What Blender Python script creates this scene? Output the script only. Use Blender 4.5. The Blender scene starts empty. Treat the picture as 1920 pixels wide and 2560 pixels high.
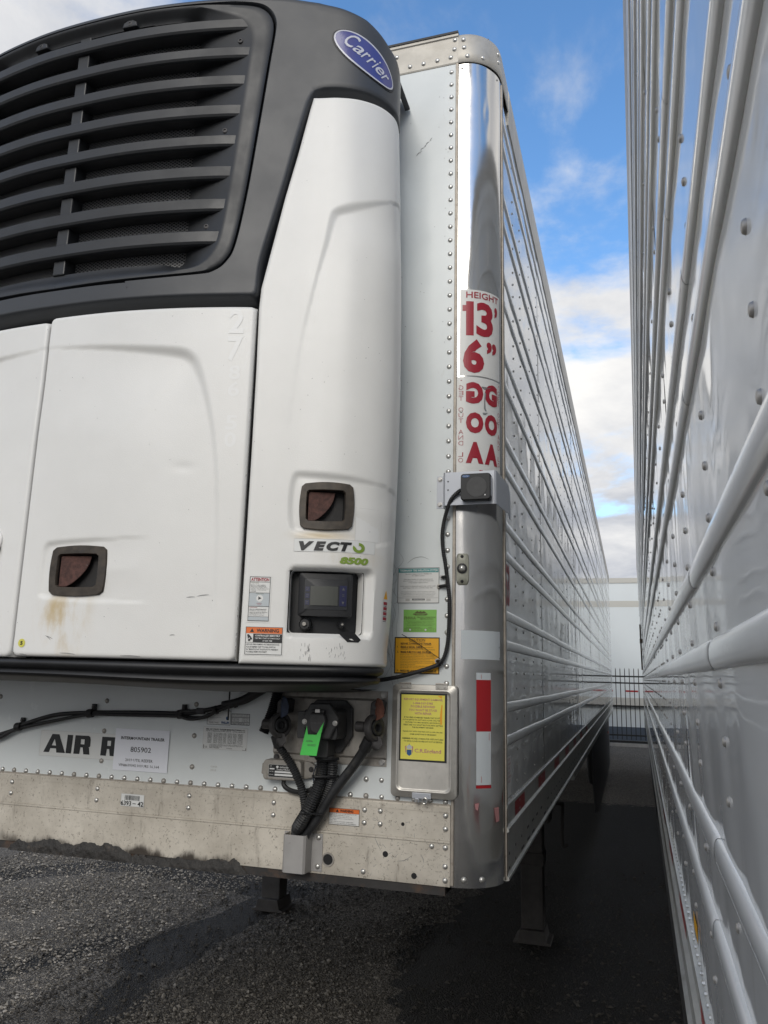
import bpy, bmesh, math, random
import numpy as np
from mathutils import Vector, Matrix
from math import radians, sin, cos, pi, sqrt
random.seed(7); rng = np.random.RandomState(11)
scene = bpy.context.scene
COL = scene.collection

# ------------------------------------------------------------------ camera
CAM_YAW, CAM_PITCH, CAM_ROLL = 0.3040, 0.2039, 0.0253
CAM_LOC = (0.3917, -2.4615, 1.7545)
cam_data = bpy.data.cameras.new("camera")
cam = bpy.data.objects.new("camera", cam_data)
COL.objects.link(cam)
fw = Vector((-sin(CAM_YAW)*cos(CAM_PITCH), cos(CAM_YAW)*cos(CAM_PITCH), sin(CAM_PITCH)))
rt0 = Vector((cos(CAM_YAW), sin(CAM_YAW), 0)); up0 = rt0.cross(fw)
rt = rt0*cos(CAM_ROLL) + up0*sin(CAM_ROLL); upv = -rt0*sin(CAM_ROLL) + up0*cos(CAM_ROLL)
cam.matrix_world = Matrix(((rt.x, upv.x, -fw.x, CAM_LOC[0]), (rt.y, upv.y, -fw.y, CAM_LOC[1]),
                           (rt.z, upv.z, -fw.z, CAM_LOC[2]), (0, 0, 0, 1)))
cam_data.sensor_fit = 'VERTICAL'; cam_data.sensor_height = 24.0
cam_data.lens = 24.0*1954.9/2560.0
cam_data.clip_start = 0.01; cam_data.clip_end = 3000
scene.camera = cam
scene.render.resolution_x = 768; scene.render.resolution_y = 1024

# ------------------------------------------------------------------ sky, sun, exposure
SUN_DIR = Vector((0.07, -0.86, 0.50)).normalized()
world = bpy.data.worlds.new("World"); scene.world = world; world.use_nodes = True
wt = world.node_tree; wt.nodes.clear()
def wn(t, **kw):
    n = wt.nodes.new(t)
    for k, v in kw.items(): setattr(n, k, v)
    return n
def wmath(op, a, b=None):
    n = wn('ShaderNodeMath', operation=op)
    for i, v in enumerate((a, b)):
        if v is None: continue
        if isinstance(v, (int, float)): n.inputs[i].default_value = v
        else: wt.links.new(v, n.inputs[i])
    return n.outputs[0]
w_out = wn('ShaderNodeOutputWorld')
sky = wn('ShaderNodeTexSky', sky_type='NISHITA', sun_disc=False)
sky.sun_elevation = math.asin(SUN_DIR.z); sky.sun_rotation = math.atan2(SUN_DIR.x, SUN_DIR.y)
sky.air_density = 1.0; sky.dust_density = 0.6; sky.ozone_density = 1.6
bg_sky = wn('ShaderNodeBackground'); bg_sky.inputs['Strength'].default_value = 0.15
hsv = wn('ShaderNodeHueSaturation'); hsv.inputs['Saturation'].default_value = 1.2
wt.links.new(sky.outputs[0], hsv.inputs['Color']); wt.links.new(hsv.outputs[0], bg_sky.inputs['Color'])
tc = wn('ShaderNodeTexCoord'); sep = wn('ShaderNodeSeparateXYZ')
wt.links.new(tc.outputs['Generated'], sep.inputs[0])
zc = wmath('ADD', wmath('MAXIMUM', sep.outputs['Z'], 0.0), 0.16)
comb = wn('ShaderNodeCombineXYZ')
wt.links.new(wmath('DIVIDE', sep.outputs['X'], zc), comb.inputs['X'])
wt.links.new(wmath('DIVIDE', sep.outputs['Y'], zc), comb.inputs['Y'])
def wnoise(scale, detail, rough, off, dist=0.0):
    mp = wn('ShaderNodeMapping'); mp.inputs['Location'].default_value = off
    wt.links.new(comb.outputs[0], mp.inputs['Vector'])
    n = wn('ShaderNodeTexNoise'); n.inputs['Scale'].default_value = scale
    n.inputs['Detail'].default_value = detail; n.inputs['Roughness'].default_value = rough
    n.inputs['Distortion'].default_value = dist
    wt.links.new(mp.outputs[0], n.inputs['Vector'])
    return n.outputs['Fac']
CLOUD_OFF = (6.66, -1.55, 0.0)
n1 = wnoise(1.15, 10, 0.58, CLOUD_OFF, 0.25)
ramp = wn('ShaderNodeMapRange'); ramp.interpolation_type = 'SMOOTHSTEP'
ramp.inputs['From Min'].default_value = 0.44; ramp.inputs['From Max'].default_value = 0.57
haze_low = wmath('MULTIPLY', wmath('POWER', wmath('SUBTRACT', 1.0, wmath('MAXIMUM', sep.outputs['Z'], 0.0)), 2.0), 0.25)
wt.links.new(wmath('ADD', n1, haze_low), ramp.inputs['Value'])
n2 = wnoise(1.7, 8, 0.6, (7.3, -2.2, 0.4), 0.2)
cr = wn('ShaderNodeValToRGB')
cr.color_ramp.elements[0].position = 0.30; cr.color_ramp.elements[0].color = (0.48, 0.51, 0.58, 1)
cr.color_ramp.elements[1].position = 0.66; cr.color_ramp.elements[1].color = (1.0, 0.985, 0.96, 1)
wt.links.new(n2, cr.inputs[0])
bg_cl = wn('ShaderNodeBackground'); bg_cl.inputs['Strength'].default_value = 0.60
wt.links.new(cr.outputs[0], bg_cl.inputs['Color'])
mixw = wn('ShaderNodeMixShader')
wt.links.new(ramp.outputs[0], mixw.inputs[0])
wt.links.new(bg_sky.outputs[0], mixw.inputs[1]); wt.links.new(bg_cl.outputs[0], mixw.inputs[2])
wt.links.new(mixw.outputs[0], w_out.inputs['Surface'])

sun_data = bpy.data.lights.new("sun", 'SUN'); sun_data.energy = 1.0; sun_data.angle = radians(30)
sun_data.color = (1.0, 0.955, 0.88)
sun = bpy.data.objects.new("sun", sun_data); COL.objects.link(sun)
sun.rotation_euler = (-SUN_DIR).to_track_quat('-Z', 'Y').to_euler()
scene.view_settings.view_transform = 'Standard'; scene.view_settings.look = 'None'
scene.view_settings.gamma = 1.0; scene.view_settings.use_curve_mapping = False
scene.view_settings.exposure = 0.78
scene.cycles.max_bounces = 8; scene.cycles.glossy_bounces = 6; scene.cycles.diffuse_bounces = 5

# ------------------------------------------------------------------ materials
MATS = {}
def nmat(name):
    m = bpy.data.materials.new(name); m.use_nodes = True
    MATS[name] = m
    nt = m.node_tree
    return m, nt, nt.nodes['Principled BSDF']
def nd(nt, t, **kw):
    n = nt.nodes.new(t)
    for k, v in kw.items(): setattr(n, k, v)
    return n
def noise(nt, scale, detail=6, rough=0.6, stretch=None, dist=0):
    n = nd(nt, 'ShaderNodeTexNoise'); n.inputs['Scale'].default_value = scale
    n.inputs['Detail'].default_value = detail; n.inputs['Roughness'].default_value = rough
    n.inputs['Distortion'].default_value = dist
    t = nd(nt, 'ShaderNodeTexCoord')
    mp = nd(nt, 'ShaderNodeMapping')
    if stretch: mp.inputs['Scale'].default_value = stretch
    nt.links.new(t.outputs['Object'], mp.inputs['Vector']); nt.links.new(mp.outputs[0], n.inputs['Vector'])
    return n.outputs['Fac']
def rng_(nt, v, a, b, c=0.0, d=1.0):
    n = nd(nt, 'ShaderNodeMapRange'); n.interpolation_type = 'SMOOTHSTEP'
    n.inputs['From Min'].default_value = a; n.inputs['From Max'].default_value = b
    n.inputs['To Min'].default_value = c; n.inputs['To Max'].default_value = d
    nt.links.new(v, n.inputs['Value']); return n.outputs[0]
def mixc(nt, f, a, b):
    n = nd(nt, 'ShaderNodeMix', data_type='RGBA')
    if isinstance(f, (int, float)): n.inputs[0].default_value = f
    else: nt.links.new(f, n.inputs[0])
    for i, c in ((6, a), (7, b)):
        if isinstance(c, tuple): n.inputs[i].default_value = (*c[:3], 1)
        else: nt.links.new(c, n.inputs[i])
    return n.outputs[2]
def bump(nt, bs, h, strength=0.3, dist=0.002):
    b = nd(nt, 'ShaderNodeBump'); b.inputs['Strength'].default_value = strength
    b.inputs['Distance'].default_value = dist
    nt.links.new(h, b.inputs['Height'])
    nt.links.new(b.outputs[0], bs.inputs['Normal'])
    return b
def simple(name, col, rough=0.5, metal=0.0, var=None, bmp=None, coat=0.0, spec=0.5, dirt=None, rvar=0.0):
    """var=(scale,amount,stretch) tone variation; dirt=(scale,lo,hi,colour,stretch) soiling; bmp=(scale,strength,dist)"""
    m, nt, bs = nmat(name)
    bs.inputs['Base Color'].default_value = (*col, 1)
    bs.inputs['Roughness'].default_value = rough; bs.inputs['Metallic'].default_value = metal
    bs.inputs['Coat Weight'].default_value = coat; bs.inputs['Coat Roughness'].default_value = 0.05
    bs.inputs['Specular IOR Level'].default_value = spec
    c = None
    if var:
        f = noise(nt, var[0], 7, 0.65, var[2] if len(var) > 2 else None)
        k = var[1]
        c = mixc(nt, rng_(nt, f, 0.3, 0.7), tuple(x*(1-k) for x in col), tuple(min(1, x*(1+k)) for x in col))
    if dirt:
        f = noise(nt, dirt[0], 9, 0.7, dirt[4] if len(dirt) > 4 else None)
        c = mixc(nt, rng_(nt, f, dirt[1], dirt[2]), c if c is not None else col, dirt[3])
    if c is not None: nt.links.new(c, bs.inputs['Base Color'])
    if rvar:
        nt.links.new(rng_(nt, noise(nt, 6, 6, 0.6), 0.3, 0.7, max(0.02, rough-rvar), rough+rvar), bs.inputs['Roughness'])
    if bmp: bump(nt, bs, noise(nt, bmp[0], bmp[3] if len(bmp) > 3 else 4, 0.6), bmp[1], bmp[2])
    return m

simple('panel_white', (0.70, 0.735, 0.735), 0.22, var=(2.5, 0.035), dirt=(14, 0.62, 0.80, (0.50, 0.49, 0.45), (1, 1, 0.25)), spec=0.5, rvar=0.06)
simple('side_white', (0.80, 0.805, 0.79), 0.045, var=(1.3, 0.03), spec=0.6, coat=0.0, dirt=(9, 0.58, 0.85, (0.60, 0.585, 0.54), (1, 1, 0.22)), rvar=0.04)
simple('rib_white', (0.79, 0.795, 0.78), 0.12, var=(3, 0.04), spec=0.5, coat=0.0, dirt=(25, 0.62, 0.8, (0.45, 0.43, 0.40), (1, .3, 1)))
simple('cowl_dark', (0.036, 0.039, 0.044), 0.45, var=(2.2, 0.05), bmp=(900, 0.10, 0.0006), dirt=(40, 0.66, 0.9, (0.065, 0.064, 0.06), (1, 1, 0.3)), rvar=0.03)
simple('grille_dark', (0.017, 0.0185, 0.021), 0.48, var=(9, 0.15), dirt=(22, 0.58, 0.82, (0.045, 0.044, 0.04), (1, 1, 0.3)), rvar=0.08)
simple('black_plastic', (0.009, 0.0095, 0.011), 0.5, var=(20, 0.25), bmp=(500, 0.1, 0.0005))
simple('black_rubber', (0.016, 0.016, 0.017), 0.55, var=(14, 0.3), dirt=(30, 0.58, 0.8, (0.05, 0.046, 0.04)))
simple('hose_rubber', (0.024, 0.025, 0.027), 0.5, var=(18, 0.3), dirt=(26, 0.5, 0.8, (0.075, 0.07, 0.06)))
simple('pocket_dark', (0.013, 0.012, 0.012), 0.65, dirt=(60, .55, .8, (.04, .03, .025)))
simple('dark_body', (0.008, 0.008, 0.009), 0.7)
simple('old_iron', (0.055, 0.052, 0.052), 0.55, 0.2, var=(30, 0.35), bmp=(160, 0.3, 0.001), dirt=(40, 0.55, 0.75, (0.10, 0.085, 0.07)))
simple('blue_iron', (0.018, 0.032, 0.07), 0.5, 0.1, var=(30, 0.3))
simple('rust_iron', (0.16, 0.062, 0.04), 0.8, 0.0, var=(60, 0.35), bmp=(400, 0.4, 0.001), dirt=(30, 0.55, 0.8, (0.06, 0.03, 0.025)))
simple('paddle_rust', (0.075, 0.032, 0.025), 0.75, 0.0, var=(90, 0.4), bmp=(700, 0.5, 0.0008), dirt=(40, 0.6, 0.8, (0.16, 0.08, 0.055)))
simple('handle_bronze', (0.052, 0.042, 0.032), 0.5, 0.25, var=(35, 0.35), bmp=(300, 0.2, 0.0006), dirt=(24, 0.5, 0.75, (0.04, 0.036, 0.034)))
simple('polished_steel', (0.60, 0.585, 0.56), 0.16, 1.0, var=(4, 0.05, (1, 1, .2)), rvar=0.06, dirt=(18, 0.68, 0.86, (0.35, 0.33, 0.30), (1, 1, .2)), bmp=(3.6, 0.55, 0.006, 2))
simple('cap_alu', (0.43, 0.41, 0.37), 0.5, 0.45, var=(12, 0.10), dirt=(30, 0.55, 0.8, (0.34, 0.31, 0.26), (0.25, 1, 1)), bmp=(26, 0.12, 0.002))
simple('strip_alu', (0.40, 0.36, 0.31), 0.55, 0.5, var=(30, 0.2), dirt=(60, 0.5, 0.75, (0.16, 0.13, 0.10)))
simple('plate_alu', (0.40, 0.375, 0.34), 0.48, 0.45, var=(16, 0.18), dirt=(30, 0.5, 0.75, (0.20, 0.17, 0.14), (1, 1, 0.5)))
simple('docbox_alu', (0.52, 0.50, 0.46), 0.40, 0.6, var=(16, 0.10), dirt=(60, 0.60, 0.78, (0.20, 0.18, 0.16), (1, 1, 0.5)), bmp=(40, 0.1, 0.001))
simple('side_rail_alu', (0.50, 0.50, 0.47), 0.38, 0.35, var=(8, 0.10), dirt=(16, 0.56, 0.8, (0.25, 0.24, 0.21), (1, .5, 1)))
simple('rivet_alu', (0.58, 0.57, 0.54), 0.35, 0.75, var=(40, 0.15))
simple('rivet_side', (0.40, 0.385, 0.365), 0.45, 0.6, var=(40, 0.3))
simple('rivet_dirty', (0.36, 0.34, 0.31), 0.5, 0.5, var=(40, 0.3))
simple('bolt_zinc', (0.45, 0.44, 0.42), 0.32, 0.9, var=(60, 0.2))
simple('bracket_grey', (0.44, 0.46, 0.50), 0.4, 0.3, var=(8, 0.03))
simple('guide_grey', (0.36, 0.35, 0.34), 0.42, 0.2, var=(10, 0.08), dirt=(25, 0.6, 0.8, (0.2, 0.18, 0.15)))
simple('sensor_grey', (0.33, 0.31, 0.28), 0.5, 0.0, var=(20, 0.10), dirt=(30, 0.55, 0.8, (0.17, 0.15, 0.12)))
simple('lamp_grey', (0.28, 0.28, 0.23), 0.42, 0.1, var=(15, 0.1))
simple('lamp_lens', (0.55, 0.54, 0.5), 0.08, 0.6)
simple('conn_black', (0.040, 0.040, 0.041), 0.5, var=(24, 0.2), dirt=(50, 0.60, 0.78, (0.13, 0.125, 0.115)), bmp=(200, 0.15, 0.0006))
simple('dark_steel', (0.035, 0.033, 0.032), 0.7, 0.1, var=(6, 0.3), dirt=(7, 0.48, 0.66, (0.11, 0.062, 0.036)))
simple('leg_steel', (0.055, 0.05, 0.046), 0.7, 0.1, var=(8, 0.25), dirt=(14, 0.52, 0.72, (0.05, 0.043, 0.036)))
simple('skirt_grey', (0.075, 0.075, 0.078), 0.45, 0.0, var=(3, 0.2))
simple('grease', (0.022, 0.020, 0.018), 0.6, var=(60, 0.4), bmp=(45, 0.9, 0.008, 9), dirt=(22, 0.55, 0.75, (0.09, 0.07, 0.052)))
simple('tyre', (0.012, 0.012, 0.012), 0.8)
simple('rim', (0.35, 0.35, 0.35), 0.4, 0.8)
simple('fence_black', (0.012, 0.013, 0.013), 0.4)
simple('far_white', (0.66, 0.70, 0.71), 0.25, var=(0.8, 0.02))
simple('far_rail', (0.48, 0.47, 0.43), 0.45)
simple('far_blue', (0.07, 0.09, 0.12), 0.6)
simple('concrete', (0.30, 0.29, 0.27), 0.85, var=(5, 0.2))
simple('chrome', (0.75, 0.75, 0.75), 0.08, 1.0)
simple('screen_glass', (0.025, 0.026, 0.028), 0.25)
simple('screen_lcd', (0.055, 0.058, 0.05), 0.35)
simple('key_blue', (0.014, 0.016, 0.06), 0.4)
simple('roof_white', (0.6, 0.6, 0.58), 0.5)
for nm, c, r in (('ink_black', (0.012, 0.013, 0.014), .45), ('ink_grey', (0.10, 0.10, 0.10), .5), ('ink_white', (0.74, 0.75, 0.74), .4),
                 ('ink_red', (0.33, 0.014, 0.03), .4), ('ink_ghost', (0.75, 0.75, 0.735), .4), ('ghost_line', (0.50, 0.49, 0.47), .5),
                 ('tape_red', (0.34, 0.010, 0.014), .3), ('tape_white', (0.52, 0.56, 0.58), .3), ('ink_orange', (0.72, 0.16, 0.03), .45),
                 ('ink_teal', (0.04, 0.27, 0.27), .45), ('ink_green', (0.20, 0.30, 0.045), .4), ('fhwa_green', (0.22, 0.50, 0.10), .5),
                 ('caution_yellow', (0.80, 0.40, 0.012), .45), ('report_yellow', (0.76, 0.69, 0.11), .45), ('ink_mauve', (0.48, 0.22, 0.20), .5),
                 ('ink_olive', (0.10, 0.11, 0.03), .5), ('logo_blue', (0.055, 0.062, 0.235), .16), ('logo_white', (0.52, 0.53, 0.60), .25),
                 ('paper_white', (0.78, 0.80, 0.86), .6), ('label_white', (0.70, 0.70, 0.68), .4), ('label_clear', (0.69, 0.70, 0.685), .3),
                 ('tag_green', (0.08, 0.62, 0.10), .55), ('ink_blue', (0.02, 0.09, 0.25), .45), ('dot_yellow', (0.62, 0.58, 0.10), .5),
                 ('ink_label_grey', (0.46, 0.50, 0.52), .5), ('orange_tear', (0.80, 0.36, 0.02), .5), ('fade_red', (0.42, 0.20, 0.20), .5),
                 ('light_red', (0.35, 0.03, 0.02), .3), ('scuff', (0.20, 0.20, 0.20), .6), ('dent_line', (0.08, 0.075, 0.07), .5)):
    simple(nm, c, r)

# white moulded plastic of the refrigeration unit, with rust runs below the handles
def unit_white(name, drips):
    m, nt, bs = nmat(name)
    base = mixc(nt, rng_(nt, noise(nt, 3, 7, 0.6), .3, .7), (0.70, 0.695, 0.67), (0.745, 0.74, 0.715))
    base = mixc(nt, rng_(nt, noise(nt, 30, 8, 0.7, (1, 1, 0.3)), .66, .86), base, (0.60, 0.57, 0.52))
    tcn = nd(nt, 'ShaderNodeTexCoord'); sp = nd(nt, 'ShaderNodeSeparateXYZ'); nt.links.new(tcn.outputs['Object'], sp.inputs[0])
    def tri(v, c, w):
        s = nd(nt, 'ShaderNodeMath', operation='SUBTRACT'); nt.links.new(v, s.inputs[0]); s.inputs[1].default_value = c
        a = nd(nt, 'ShaderNodeMath', operation='ABSOLUTE'); nt.links.new(s.outputs[0], a.inputs[0])
        return rng_(nt, a.outputs[0], 0.0, w, 1.0, 0.0)
    for (cx, cz, wx, wz, amt, thr) in drips:
        f = nd(nt, 'ShaderNodeMath', operation='MULTIPLY'); nt.links.new(tri(sp.outputs['X'], cx, wx), f.inputs[0]); nt.links.new(tri(sp.outputs['Z'], cz, wz), f.inputs[1])
        g = nd(nt, 'ShaderNodeMath', operation='MULTIPLY'); nt.links.new(f.outputs[0], g.inputs[0])
        nt.links.new(rng_(nt, noise(nt, 13, 8, .6, (1, 1, .4)), thr, thr+.25, 0, amt), g.inputs[1])
        base = mixc(nt, g.outputs[0], base, (0.50, 0.37, 0.17))
    nt.links.new(base, bs.inputs['Base Color'])
    bs.inputs['Roughness'].default_value = 0.36
    bump(nt, bs, noise(nt, 380, 3, 0.6), 0.4, 0.001)
    return m
unit_white('unit_white', [(-1.17, 1.915, .12, .06, .9, .34), (-1.17, 1.86, .13, .13, .85, .38), (-.44, 2.135, .12, .022, .7, .25), (-.36, 2.075, .12, .05, .35, .4)])

# oxidised front sill: beige aluminium with pits and streaks
def sill():
    m, nt, bs = nmat('sill_alu')
    c = mixc(nt, rng_(nt, noise(nt, 5, 8, .65), .3, .7), (0.47, 0.43, 0.365), (0.66, 0.615, 0.535))
    c = mixc(nt, rng_(nt, noise(nt, 120, 5, .75), .56, .68), c, (0.17, 0.145, 0.115))
    c = mixc(nt, rng_(nt, noise(nt, 24, 8, .7, (1, 1, .22)), .54, .76), c, (0.24, 0.21, 0.175))
    c = mixc(nt, rng_(nt, noise(nt, 9, 8, .7), .60, .72, 0, .6), c, (0.20, 0.18, 0.16))
    tcn = nd(nt, 'ShaderNodeTexCoord'); sp = nd(nt, 'ShaderNodeSeparateXYZ'); nt.links.new(tcn.outputs['Object'], sp.inputs[0])
    hgt = nd(nt, 'ShaderNodeMath', operation='MULTIPLY_ADD'); nt.links.new(noise(nt, 7, 9, .68, (1, 1, .35)), hgt.inputs[0]); hgt.inputs[1].default_value = -.15; nt.links.new(sp.outputs['Z'], hgt.inputs[2])
    g1 = rng_(nt, hgt.outputs[0], 1.060, 1.088, 1, 0)
    gx = nd(nt, 'ShaderNodeMath', operation='MULTIPLY'); nt.links.new(rng_(nt, sp.outputs['X'], -1.86, -1.72), gx.inputs[0]); nt.links.new(rng_(nt, sp.outputs['X'], -.96, -.80, 1, .12), gx.inputs[1])
    gg = nd(nt, 'ShaderNodeMath', operation='MULTIPLY'); nt.links.new(g1, gg.inputs[0]); nt.links.new(gx.outputs[0], gg.inputs[1])
    c = mixc(nt, gg.outputs[0], c, (0.055, 0.045, 0.036))
    nt.links.new(c, bs.inputs['Base Color'])
    bs.inputs['Metallic'].default_value = 0.25; bs.inputs['Roughness'].default_value = 0.55
    bump(nt, bs, noise(nt, 110, 4, .7), .25, .001)
sill()

# condenser mesh behind the grille: fine diamond wire
def mesh_mat():
    m, nt, bs = nmat('condenser_mesh')
    t = nd(nt, 'ShaderNodeTexCoord')
    outs = []
    for ang in (0.62, -0.62):
        mp = nd(nt, 'ShaderNodeMapping'); mp.inputs['Rotation'].default_value = (0, ang, 0)
        nt.links.new(t.outputs['Object'], mp.inputs['Vector'])
        wv = nd(nt, 'ShaderNodeTexWave', wave_type='BANDS', bands_direction='Z'); wv.inputs['Scale'].default_value = 36
        nt.links.new(mp.outputs[0], wv.inputs['Vector']); outs.append(rng_(nt, wv.outputs['Fac'], .62, .85))
    mx = nd(nt, 'ShaderNodeMath', operation='MAXIMUM'); nt.links.new(outs[0], mx.inputs[0]); nt.links.new(outs[1], mx.inputs[1])
    nt.links.new(mixc(nt, mx.outputs[0], (0.006, 0.006, 0.007), (0.26, 0.26, 0.26)), bs.inputs['Base Color'])
    bs.inputs['Roughness'].default_value = 0.5
    bump(nt, bs, mx.outputs[0], .8, .003)
mesh_mat()

# gravelly asphalt; a mask attribute carries wet, oily patches plus painted shade between the trailers
def ground_mat():
    m, nt, bs = nmat('gravel_ground')
    v = nd(nt, 'ShaderNodeTexVoronoi'); v.inputs['Scale'].default_value = 95
    t = nd(nt, 'ShaderNodeTexCoord'); nt.links.new(t.outputs['Object'], v.inputs['Vector'])
    sp = nd(nt, 'ShaderNodeSeparateColor'); nt.links.new(v.outputs['Color'], sp.inputs[0])
    c = mixc(nt, rng_(nt, sp.outputs[0], 0.2, 1.0), (0.060, 0.053, 0.044), (0.235, 0.21, 0.178))
    c = mixc(nt, rng_(nt, noise(nt, 1.3, 7, .6), .35, .8, 0, .6), c, (0.085, 0.078, 0.068))
    at = nd(nt, 'ShaderNodeAttribute'); at.attribute_name = 'stain_shade'
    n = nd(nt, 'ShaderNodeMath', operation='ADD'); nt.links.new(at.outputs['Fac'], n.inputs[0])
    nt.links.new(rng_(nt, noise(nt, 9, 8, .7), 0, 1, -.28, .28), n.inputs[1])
    wet_shade = rng_(nt, n.outputs[0], .45, .56)
    c = mixc(nt, rng_(nt, wet_shade, 0, 1, 0, .95), c, (0.009, 0.0085, 0.008))  # near-black colour for wet ground and painted trailer shade alike
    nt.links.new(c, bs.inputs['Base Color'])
    nt.links.new(rng_(nt, wet_shade, 0, 1, .95, .8), bs.inputs['Roughness'])
    h = nd(nt, 'ShaderNodeMath', operation='ADD')
    nt.links.new(rng_(nt, v.outputs['Distance'], 0, .8, 1, 0), h.inputs[0]); nt.links.new(noise(nt, 40, 5, .6), h.inputs[1])
    bump(nt, bs, h.outputs[0], .9, .010)
ground_mat()
def stone_mat():
    m, nt, bs = nmat('stone')
    g = nd(nt, 'ShaderNodeAttribute'); g.attribute_name = 'tone'
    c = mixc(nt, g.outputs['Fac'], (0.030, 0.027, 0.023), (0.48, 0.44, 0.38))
    nt.links.new(c, bs.inputs['Base Color']); bs.inputs['Roughness'].default_value = .85
stone_mat()

# ------------------------------------------------------------------ object helpers
def link(o, parent=None):
    COL.objects.link(o)
    if parent is not None:
        o.parent = parent
        o.matrix_parent_inverse = parent.matrix_world.inverted() if parent.type != 'EMPTY' else Matrix.Translation(-parent.location)
    return o
def thing(name, label, cat, loc=(0, 0, 0), group=None):
    o = bpy.data.objects.new(name, None); o.empty_display_size = .1
    o.location = loc; COL.objects.link(o)
    o['label'] = label; o['category'] = cat
    if group: o['group'] = group
    return o
class MB:
    def __init__(s): s.v = []; s.f = []; s.m = []; s.cur = 0
    def add(s, vs, fs):
        b = len(s.v); s.v += [tuple(map(float, p)) for p in vs]; s.f += [tuple(i+b for i in f) for f in fs]; s.m += [s.cur]*len(fs); return s
    def box(s, a, b):
        x0, y0, z0 = a; x1, y1, z1 = b
        return s.add([(x0,y0,z0),(x1,y0,z0),(x1,y1,z0),(x0,y1,z0),(x0,y0,z1),(x1,y0,z1),(x1,y1,z1),(x0,y1,z1)],
                     [(0,3,2,1),(4,5,6,7),(0,1,5,4),(1,2,6,5),(2,3,7,6),(3,0,4,7)])
    def prism(s, poly, fn0, fn1):
        n = len(poly)
        vs = [fn0(*p) for p in poly] + [fn1(*p) for p in poly]
        return s.add(vs, [tuple(range(n-1, -1, -1)), tuple(range(n, 2*n))] + [(i, (i+1) % n, n+(i+1) % n, n+i) for i in range(n)])
    def rings(s, rows, closed=True, cap0=False, cap1=False):
        n = len(rows[0]); b = len(s.v)
        for r in rows: s.v += [tuple(map(float, p)) for p in r]
        fs = []
        for i in range(len(rows)-1):
            for j in range(n if closed else n-1):
                k = (j+1) % n
                fs.append((b+i*n+j, b+i*n+k, b+(i+1)*n+k, b+(i+1)*n+j))
        if cap0: fs.append(tuple(b+j for j in range(n-1, -1, -1)))
        if cap1: fs.append(tuple(b+(len(rows)-1)*n+j for j in range(n)))
        s.f += fs; s.m += [s.cur]*len(fs); return s
    def tube(s, pts, r, n=10, smooth=True, ridge=None, step=None, caps=True):
        pts = [Vector(p) for p in pts]
        if smooth and len(pts) > 2: pts = spline(pts, 10)
        if step:
            pts = resample(pts, step)
        t = (pts[1]-pts[0]).normalized(); a = Vector((0, 0, 1)) if abs(t.z) < .9 else Vector((1, 0, 0))
        u = t.cross(a).normalized(); rows = []
        for i, p in enumerate(pts):
            t2 = (pts[min(i+1, len(pts)-1)]-pts[max(i-1, 0)]).normalized()
            u = (u - t2*u.dot(t2)).normalized(); w = t2.cross(u)
            rr = r(i/(len(pts)-1)) if callable(r) else r
            if ridge: rr *= (1+ridge if i % 2 else 1-ridge)
            rows.append([p+u*rr*cos(2*pi*k/n)+w*rr*sin(2*pi*k/n) for k in range(n)])
        return s.rings(rows, True, caps, caps)
    def cyl(s, c, axis, r, h, n=16, r2=None):
        c = Vector(c); axis = Vector(axis).normalized()
        return s.tube([c, c+axis*h], (lambda t: r+(r2-r)*t) if r2 is not None else r, n, False)
    def mesh(s, name):
        me = bpy.data.meshes.new(name); me.from_pydata(s.v, [], s.f); return me
    def build(s, name, mat, parent=None, smooth=False, bevel=0, angle=35):
        me = s.mesh(name)
        mats = mat if isinstance(mat, (list, tuple)) else [mat]
        for m in mats: me.materials.append(MATS[m])
        if len(mats) > 1: me.polygons.foreach_set('material_index', s.m)
        if smooth:
            me.polygons.foreach_set('use_smooth', [True]*len(me.polygons))
        o = bpy.data.objects.new(name, me)
        if bevel:
            b = o.modifiers.new('bevel', 'BEVEL'); b.width = bevel; b.segments = 2; b.limit_method = 'ANGLE'; b.angle_limit = radians(30)
            b.harden_normals = False
        elif smooth and angle < 170:
            try: me.set_sharp_from_angle(angle=radians(angle))
            except Exception: pass
        link(o, parent); return o
def spline(P, n=8):
    e = [2*P[0]-P[1]] + list(P) + [2*P[-1]-P[-2]]; out = []
    for i in range(1, len(e)-2):
        a, b, c, d = e[i-1:i+3]
        for k in range(n):
            t = k/n; out.append(.5*((2*b)+(c-a)*t+(2*a-5*b+4*c-d)*t*t+(3*b-a-3*c+d)*t**3))
    out.append(P[-1]); return out
def resample(pts, step):
    out = [pts[0]]; acc = 0
    for a, b in zip(pts, pts[1:]):
        L = (b-a).length
        if L == 0: continue
        d = step-acc
        while d <= L: out.append(a+(b-a)*(d/L)); d += step
        acc = (acc+L) % step
    if (out[-1]-pts[-1]).length > step*.3: out.append(pts[-1])
    return out
def rrect(x0, z0, x1, z1, r, n=5):
    out = []
    for cx, cz, a0 in ((x1-r, z0+r, -90), (x1-r, z1-r, 0), (x0+r, z1-r, 90), (x0+r, z0+r, 180)):
        for k in range(n+1):
            a = radians(a0+90*k/n); out.append((cx+r*cos(a), cz+r*sin(a)))
    return out
def rivet_mesh(name, r, h, mat, n=8):
    m = MB(); rows = []
    for a in (0, 35, 65, 85):
        rr = r*cos(radians(a)); hh = h*sin(radians(a)) if a else -.001
        rows.append([(rr*cos(2*pi*k/n), -hh, rr*sin(2*pi*k/n)) for k in range(n)])
    m.rings(rows, True, False, True)
    me = m.mesh(name); me.materials.append(MATS[mat]); me.polygons.foreach_set('use_smooth', [True]*len(me.polygons)); return me
RIV = rivet_mesh('rivet', .0092, .0055, 'rivet_alu', 10)
RIVD = rivet_mesh('rivet_dirty', .0092, .0055, 'rivet_dirty', 10)
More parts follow.
